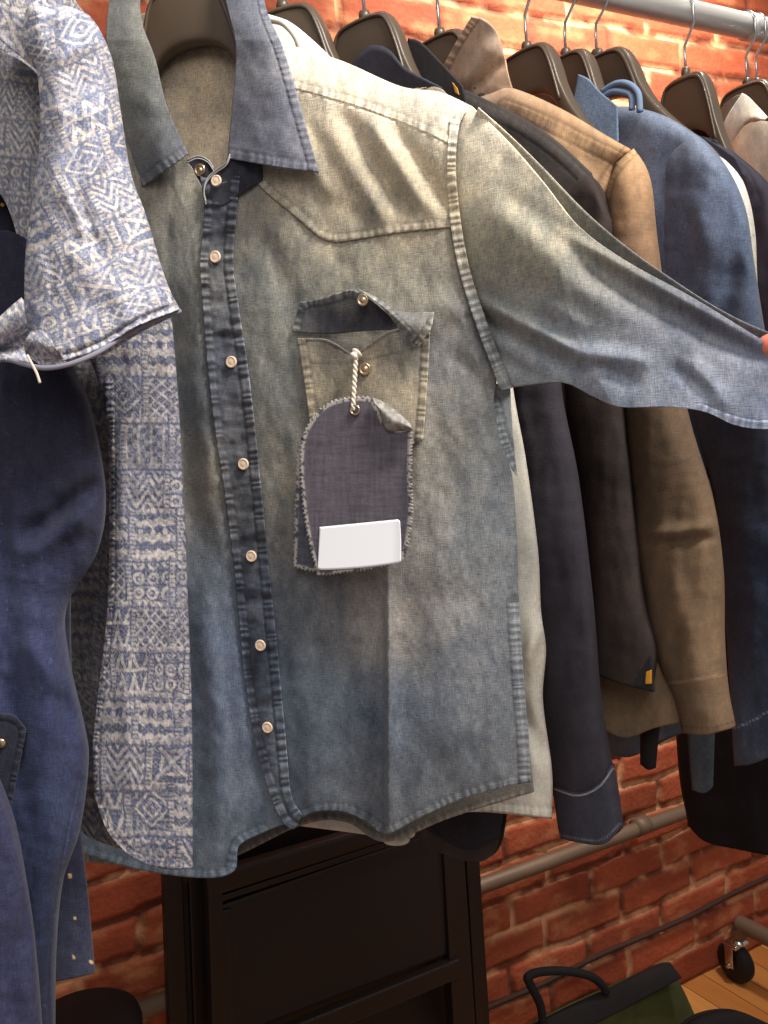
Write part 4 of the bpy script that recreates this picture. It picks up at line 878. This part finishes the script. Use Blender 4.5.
# ================================================================== CLOTHES RACK
rack = empty('clothes_rack', (0.8, YR, 0.0), 'tubular steel rolling clothes rack carrying all the hangers, caster at lower right', 'clothes rack')
XE = 1.66
bmo('rail', tube([(-.15, yrail(-.15), ZR), (XE, yrail(XE), ZR)], .0195, n=24), MT['rail'], rack)
bmo('rail_clamp', tube([(1.335, yrail(1.335), ZR), (1.352, yrail(1.352), ZR)], .0215, n=24), MT['rail'], rack)
cp = on_floor(735, 986, 0.0)                                            # where the caster stands
XE = float(cp[0]) + .02; cy = float(cp[1])
bmo('foot_tube', tube(smooth3([(XE, cy, .125), (XE, cy - .02, .150), (XE, cy - .06, .158), (XE, .95, .158), (XE, YR - (cy - YR) + .06, .158), (XE, YR - (cy - YR) + .02, .15), (XE, 2 * YR - cy, .125)], 60), .0195, n=18), MT['pipe'], rack)
bmo('upright', tube([(XE, yrail(XE), .158), (XE, yrail(XE), ZR + .02)], .0195, n=20), MT['rail'], rack)
for yy in (cy, 2 * YR - cy):
    cs = empty('caster', (XE, yy, 0), '', 'x'); del cs['label']; del cs['category']; cs.parent = rack; cs.location = (XE - rack.location[0], yy - rack.location[1], 0)
    def wr_(b, nm, m, cs=cs, yy=yy):
        b.transform(Matrix.Translation((XE, yy, 0))); me = bpy.data.meshes.new(nm); b.to_mesh(me); b.free()
        for p in me.polygons: p.use_smooth = True
        o = bpy.data.objects.new(nm, me); COL.objects.link(o); me.materials.append(m); me.transform(Matrix.Translation((-XE, -yy, 0))); o.parent = cs; return o
    b = lathe([(.012, -.016), (.040, -.016), (.049, -.010), (.050, 0), (.049, .010), (.040, .016), (.012, .016)], 32); b.transform(Matrix.Translation((0, .012, .050)) @ Matrix.Rotation(R(90), 4, 'Y') ); wr_(b, 'wheel', MT['rubber'])
    fk = join_bm(box_bm((-.024, -.012, .095), (.024, .03, .105), .003), box_bm((-.026, -.002, .045), (-.022, .022, .10), .001), box_bm((.022, -.002, .045), (.026, .022, .10), .001), lathe([(.022, .103), (.022, .112), (.010, .118), (.010, .135)], 16)); wr_(fk, 'fork', MT['steel'])
    ax = lathe([(.007, -.030), (.007, .030)], 12); ax.transform(Matrix.Translation((0, .012, .050)) @ Matrix.Rotation(R(90), 4, 'Y')); wr_(ax, 'axle', MT['steel'])

# ================================================================== PIPE AND CABLE ON THE WALL
pz = [on_y(470, 890, YW - .045), on_y(690, 810, YW - .045)]; z0 = (pz[0][2] + pz[1][2]) / 2
pip = empty('wall_pipe', (1.0, YW - .045, z0), 'dull grey brown pipe running along the brick wall behind the chairs', 'pipe')
bmo('pipe_run', tube([(-.3, YW - .045, pz[0][2] + (-.3 - pz[0][0]) * (pz[1][2] - pz[0][2]) / (pz[1][0] - pz[0][0])), (3.0, YW - .045, pz[0][2] + (3.0 - pz[0][0]) * (pz[1][2] - pz[0][2]) / (pz[1][0] - pz[0][0]))], .0165, n=18), MT['pipe'], pip)
q = on_y(641, 826, YW - .045); bmo('coupling', tube([(q[0] - .018, q[1], q[2]), (q[0] + .018, q[1], q[2])], .021, n=18), MT['pipe'], pip)
cpts = [on_y(a, b_, YW - .014) for a, b_ in ((440, 1034), (483, 1010), (540, 985), (600, 955), (640, 938), (690, 916), (730, 895), (768, 877), (830, 848))]
c = bmo('wall_cable', tube(smooth3(cpts, 60), .006, n=8), mat('dusty_black_cable', (62, 40, 34), rough=.8)); tag(c, 'thin dusty dark cable clipped along the lower bricks above the bag', 'cable')

# ================================================================== FOLDED CHAIRS, STOOL, BAG
PCH = Plane((float(on_y(320, 950, 1.50)[0]), 1.50, .5), (1, -.02, 0))
def bar(pl, poly, o0, o1, m, name, parent, bev=.003):
    """a solid board: an outline on the plane, extruded between two offsets, edges eased"""
    bm = bmesh.new(); P = [pl.at(np.array(float(a)), np.array(float(b_)), 0.0) for a, b_ in poly]
    A = [bm.verts.new((p + pl.n * o1).tolist()) for p in P]; B_ = [bm.verts.new((p + pl.n * o0).tolist()) for p in P]
    bm.faces.new(A); bm.faces.new(B_[::-1]); n = len(P)
    for i in range(n): bm.faces.new((A[i], B_[i], B_[(i + 1) % n], A[(i + 1) % n]))
    bmesh.ops.recalc_face_normals(bm, faces=bm.faces)
    if bev: bmesh.ops.bevel(bm, geom=[e for e in bm.edges], offset=bev, segments=2, affect='EDGES', profile=.6)
    return bmo(name, bm, m, parent, smooth=False)
ch1 = empty('folding_chair', PCH.at(np.array(320.), np.array(1060.)), 'dark wooden folding chair leaning on the brick wall, front one with padded panel', 'chair', None)
W = MT['wood_dark']
bar(PCH, [(200, 800), (214, 795), (232, 1300), (216, 1300)], .0, .030, W, 'stile', ch1)
bar(PCH, [(432, 790), (452, 786), (486, 1300), (462, 1300)], .0, .030, W, 'stile', ch1)
bar(PCH, [(214, 905), (226, 902), (232, 1028), (218, 1034)], .012, .026, W, 'inner_rail', ch1)
pad = bar(PCH, [(204, 908), (216, 900), (430, 826), (438, 832), (442, 950), (232, 1030), (216, 1036)], .006, .022, MT['vinyl'], 'seat_panel', ch1, .006)
bar(PCH, [(212, 1045), (450, 950), (452, 968), (213, 1066)], .016, .038, W, 'crossbar', ch1)
bar(PCH, [(200, 868), (436, 800), (437, 816), (202, 890)], .010, .036, W, 'top_rail', ch1, .006)
bar(PCH, [(206, 893), (436, 818), (437, 824), (207, 899)], .004, .026, W, 'top_rail', ch1, .002)
PCH2 = Plane((PCH.p[0], 1.555, .5), (1, -.02, 0))
ch2 = empty('folding_chair', PCH2.at(np.array(320.), np.array(1060.)), 'second dark wooden folding chair, mostly hidden, stacked between front chair and wall', 'chair', None)
bar(PCH2, [(158, 812), (176, 808), (196, 1300), (176, 1300)], .0, .028, W, 'stile', ch2)
bar(PCH2, [(182, 812), (196, 808), (214, 1300), (200, 1300)], .0, .028, W, 'stile', ch2)
bar(PCH2, [(455, 790), (468, 788), (500, 1300), (486, 1300)], .0, .028, W, 'stile', ch2)
bar(PCH2, [(165, 860), (460, 775), (468, 1180), (185, 1260)], .004, .018, MT['vinyl'], 'seat_panel', ch2, .004)
bar(PCH2, [(160, 850), (460, 765), (462, 800), (162, 884)], .006, .026, W, 'top_rail', ch2, .004)
# stool
sp = on_y(82, 1030, 1.42)
sl = empty('stool', (float(sp[0]), float(sp[1]), 0), 'black round stool seat just above the bottom edge beside the navy shirt', 'stool')
b = lathe([(.02, -.03), (.075, -.03), (.086, -.022), (.088, .0), (.084, .014), (.070, .022), (.02, .025)], 40); b.transform(Matrix.Translation((float(sp[0]), float(sp[1]), float(sp[2])))); bmo('seat', b, MT['rubber'], sl)
for k in range(3):
    a = R(90 + 120 * k); c_, s_ = math.cos(a), math.sin(a)
    bmo('leg', tube([(sp[0] + .05 * c_, sp[1] + .05 * s_, sp[2] - .02), (sp[0] + .13 * c_, sp[1] + .13 * s_, .0)], .011, n=12), MT['pipe'], sl)
# bag
gp = on_floor(640, 1010, 0.0)
PG2 = Plane((float(on_y(640, 990, 1.50)[0]), 1.50, .1), (1, -.18, 0))
bagp = PG2.at(np.array(620.), np.array(1060.))
bag = empty('shoulder_bag', (float(bagp[0]), float(bagp[1]), 0), 'black and olive canvas bag with a carry handle on the floor by the wall', 'bag')
topc = [(520, 1034), (560, 1014), (610, 990), (655, 968), (668, 963)]
pillow('bag_body', PG2, [(524, 1028), (560, 1011), (610, 988), (655, 967), (669, 964)], [(548, 1095), (620, 1100), (730, 1100)], [(524, 1028), (532, 1060), (548, 1095)], [(669, 964), (684, 990), (700, 1024), (735, 1100)],
       (64, 68, 36), MT['cotton'], bag, hf=.05, hb=.04, step=2, seed=29, wr=.003, vt=.25, fx=cloth_fx(.6, 76))
patch('bag_flap', PG2, [(520, 1032), (560, 1010), (610, 987), (655, 965), (670, 962)], [(536, 1060), (580, 1032), (630, 1006), (682, 978)], [(520, 1032), (536, 1060)], [(670, 962), (682, 978)], (30, 26, 26), MT['cotton'], bag, step=2,
      off=lambda x, y, u, v: .018 + .038 * np.sqrt(np.clip(v, 0, 1)) + .0 * u, fx=cloth_fx(.4, 77), thick=.004)
hp = [PG2.at(np.array(float(a)), np.array(float(b_)), .035) for a, b_ in ((543, 1024), (540, 1004), (530, 984), (528, 977), (540, 972), (565, 971), (590, 976), (602, 985), (606, 992))]
hb_ = tube(smooth3(hp, 60), .009, n=10); bmo('handle', hb_, MT['black'], bag)
PG3 = Plane((float(on_y(720, 1030, 1.30)[0]), 1.30, .1), (1, -.3, 0)); bp3 = PG3.at(np.array(730.), np.array(1080.))
cb = empty('cloth_bundle', (float(bp3[0]), float(bp3[1]), 0), 'small black pouch on the wooden floor at the bottom right corner', 'pouch')
pillow('pouch_body', PG3, [(672, 1034), (700, 1016), (735, 1011), (770, 1024)], [(680, 1090), (730, 1096), (790, 1090)], [(672, 1034), (680, 1090)], [(770, 1024), (790, 1090)], (24, 22, 22), MT['cotton'], cb, hf=.04, hb=.05, vt=.5, step=3, seed=30)

# ================================================================== THE HAND THAT HOLDS THE CUFF
def skin_mesh(name, chains, m, parent=None, sub=2):
    """each chain: list of (point, radius); later chains start at a vertex of an earlier one"""
    V = []; E_ = []; Rd = []
    for ch in chains:
        prev = None
        for it in ch:
            if isinstance(it, int): prev = it; continue
            V.append(tuple(float(q) for q in it[0])); Rd.append(it[1])
            if prev is not None: E_.append((prev, len(V) - 1))
            prev = len(V) - 1
    me = bpy.data.meshes.new(name); me.from_pydata(V, E_, []); o = bpy.data.objects.new(name, me); COL.objects.link(o); me.materials.append(m)
    sk = o.modifiers.new('skin', 'SKIN'); ly = me.skin_vertices[0] if me.skin_vertices else None
    if ly is None:
        bpy.context.view_layer.objects.active = o
        ly = me.skin_vertices[0]
    for i, r in enumerate(Rd): ly.data[i].radius = (r, r)
    ly.data[0].use_root = True; sk.use_smooth_shade = True
    s = o.modifiers.new('sub', 'SUBSURF'); s.levels = sub; s.render_levels = sub
    if parent is not None: o.parent = parent
    return o
tip = PM.at(np.array(754.), np.array(350.), .062)                # thumb tip pressing the cloth from the front
r_, u_, n_ = PM.w, PM.z, PM.n
def H3(a, b_, c_): return tip + r_ * a + u_ * b_ + n_ * c_
chains = [
    [(H3(.36, -.20, .04), .040), (H3(.22, -.115, .022), .034), (H3(.145, -.062, .006), .027), (H3(.112, -.040, -.006), .028), (H3(.080, -.020, -.018), .024)],
    [2, (H3(.100, -.020, .012), .0155), (H3(.062, -.002, .018), .0115), (H3(.030, .003, .012), .0098), (H3(.006, .000, .002), .0085)],
    [4, (H3(.066, .004, -.030), .0100), (H3(.046, .014, -.040), .0088), (H3(.022, .010, -.040), .0080), (H3(.006, .004, -.034), .0072)],
    [4, (H3(.064, -.014, -.034), .0100), (H3(.040, -.012, -.048), .0090), (H3(.016, -.014, -.048), .0082), (H3(.002, -.016, -.040), .0073)],
    [4, (H3(.070, -.034, -.030), .0095), (H3(.048, -.034, -.046), .0086), (H3(.024, -.036, -.046), .0078), (H3(.010, -.036, -.038), .0070)],
    [4, (H3(.080, -.050, -.022), .0085), (H3(.060, -.054, -.036), .0076), (H3(.040, -.056, -.038), .0068), (H3(.028, -.055, -.032), .0062)],
]
hd = skin_mesh('hand', chains, MT['skin']); hd.name = 'person'
tag(hd, 'person at the right edge, only a fingertip pinching the pulled denim sleeve', 'person')
# ================================================================== LIGHT
def area(name, loc, tgt, size, power, col=(1, .93, .82), size_y=None):
    l = bpy.data.lights.new(name, 'AREA'); l.energy = power; l.color = col; l.size = size
    if size_y: l.shape = 'RECTANGLE'; l.size_y = size_y
    o = bpy.data.objects.new(name, l); COL.objects.link(o); o.location = loc
    o.rotation_euler = (Vector(tgt) - Vector(loc)).to_track_quat('-Z', 'Y').to_euler(); return o
def spot(name, loc, tgt, power, ang, blend, rad, col=(1, .93, .82)):
    l = bpy.data.lights.new(name, 'SPOT'); l.energy = power; l.color = col; l.spot_size = R(ang); l.spot_blend = blend; l.shadow_soft_size = rad
    o = bpy.data.objects.new(name, l); COL.objects.link(o); o.location = loc
    o.rotation_euler = (Vector(tgt) - Vector(loc)).to_track_quat('-Z', 'Y').to_euler(); return o
spot('ceiling_spotlight', (.85, -.35, 2.95), (.5, .95, 1.8), 250, 64, 1.0, .26, (1, .95, .88))
spot('ceiling_spotlight', (1.5, .9, 2.95), (1.45, 1.6, 2.1), 370, 80, 1.0, .12, (1, .93, .82))
area('fill_light', (-.4, -1.0, 2.8), (.5, 1.1, 1.3), 1.2, 24, (1, .96, .92))  # unseen soft fill, added to brighten the clothes from the left
w = bpy.data.worlds.new('world'); SC.world = w; w.use_nodes = True
w.node_tree.nodes['Background'].inputs[0].default_value = (1, .96, .93, 1); w.node_tree.nodes['Background'].inputs[1].default_value = .30
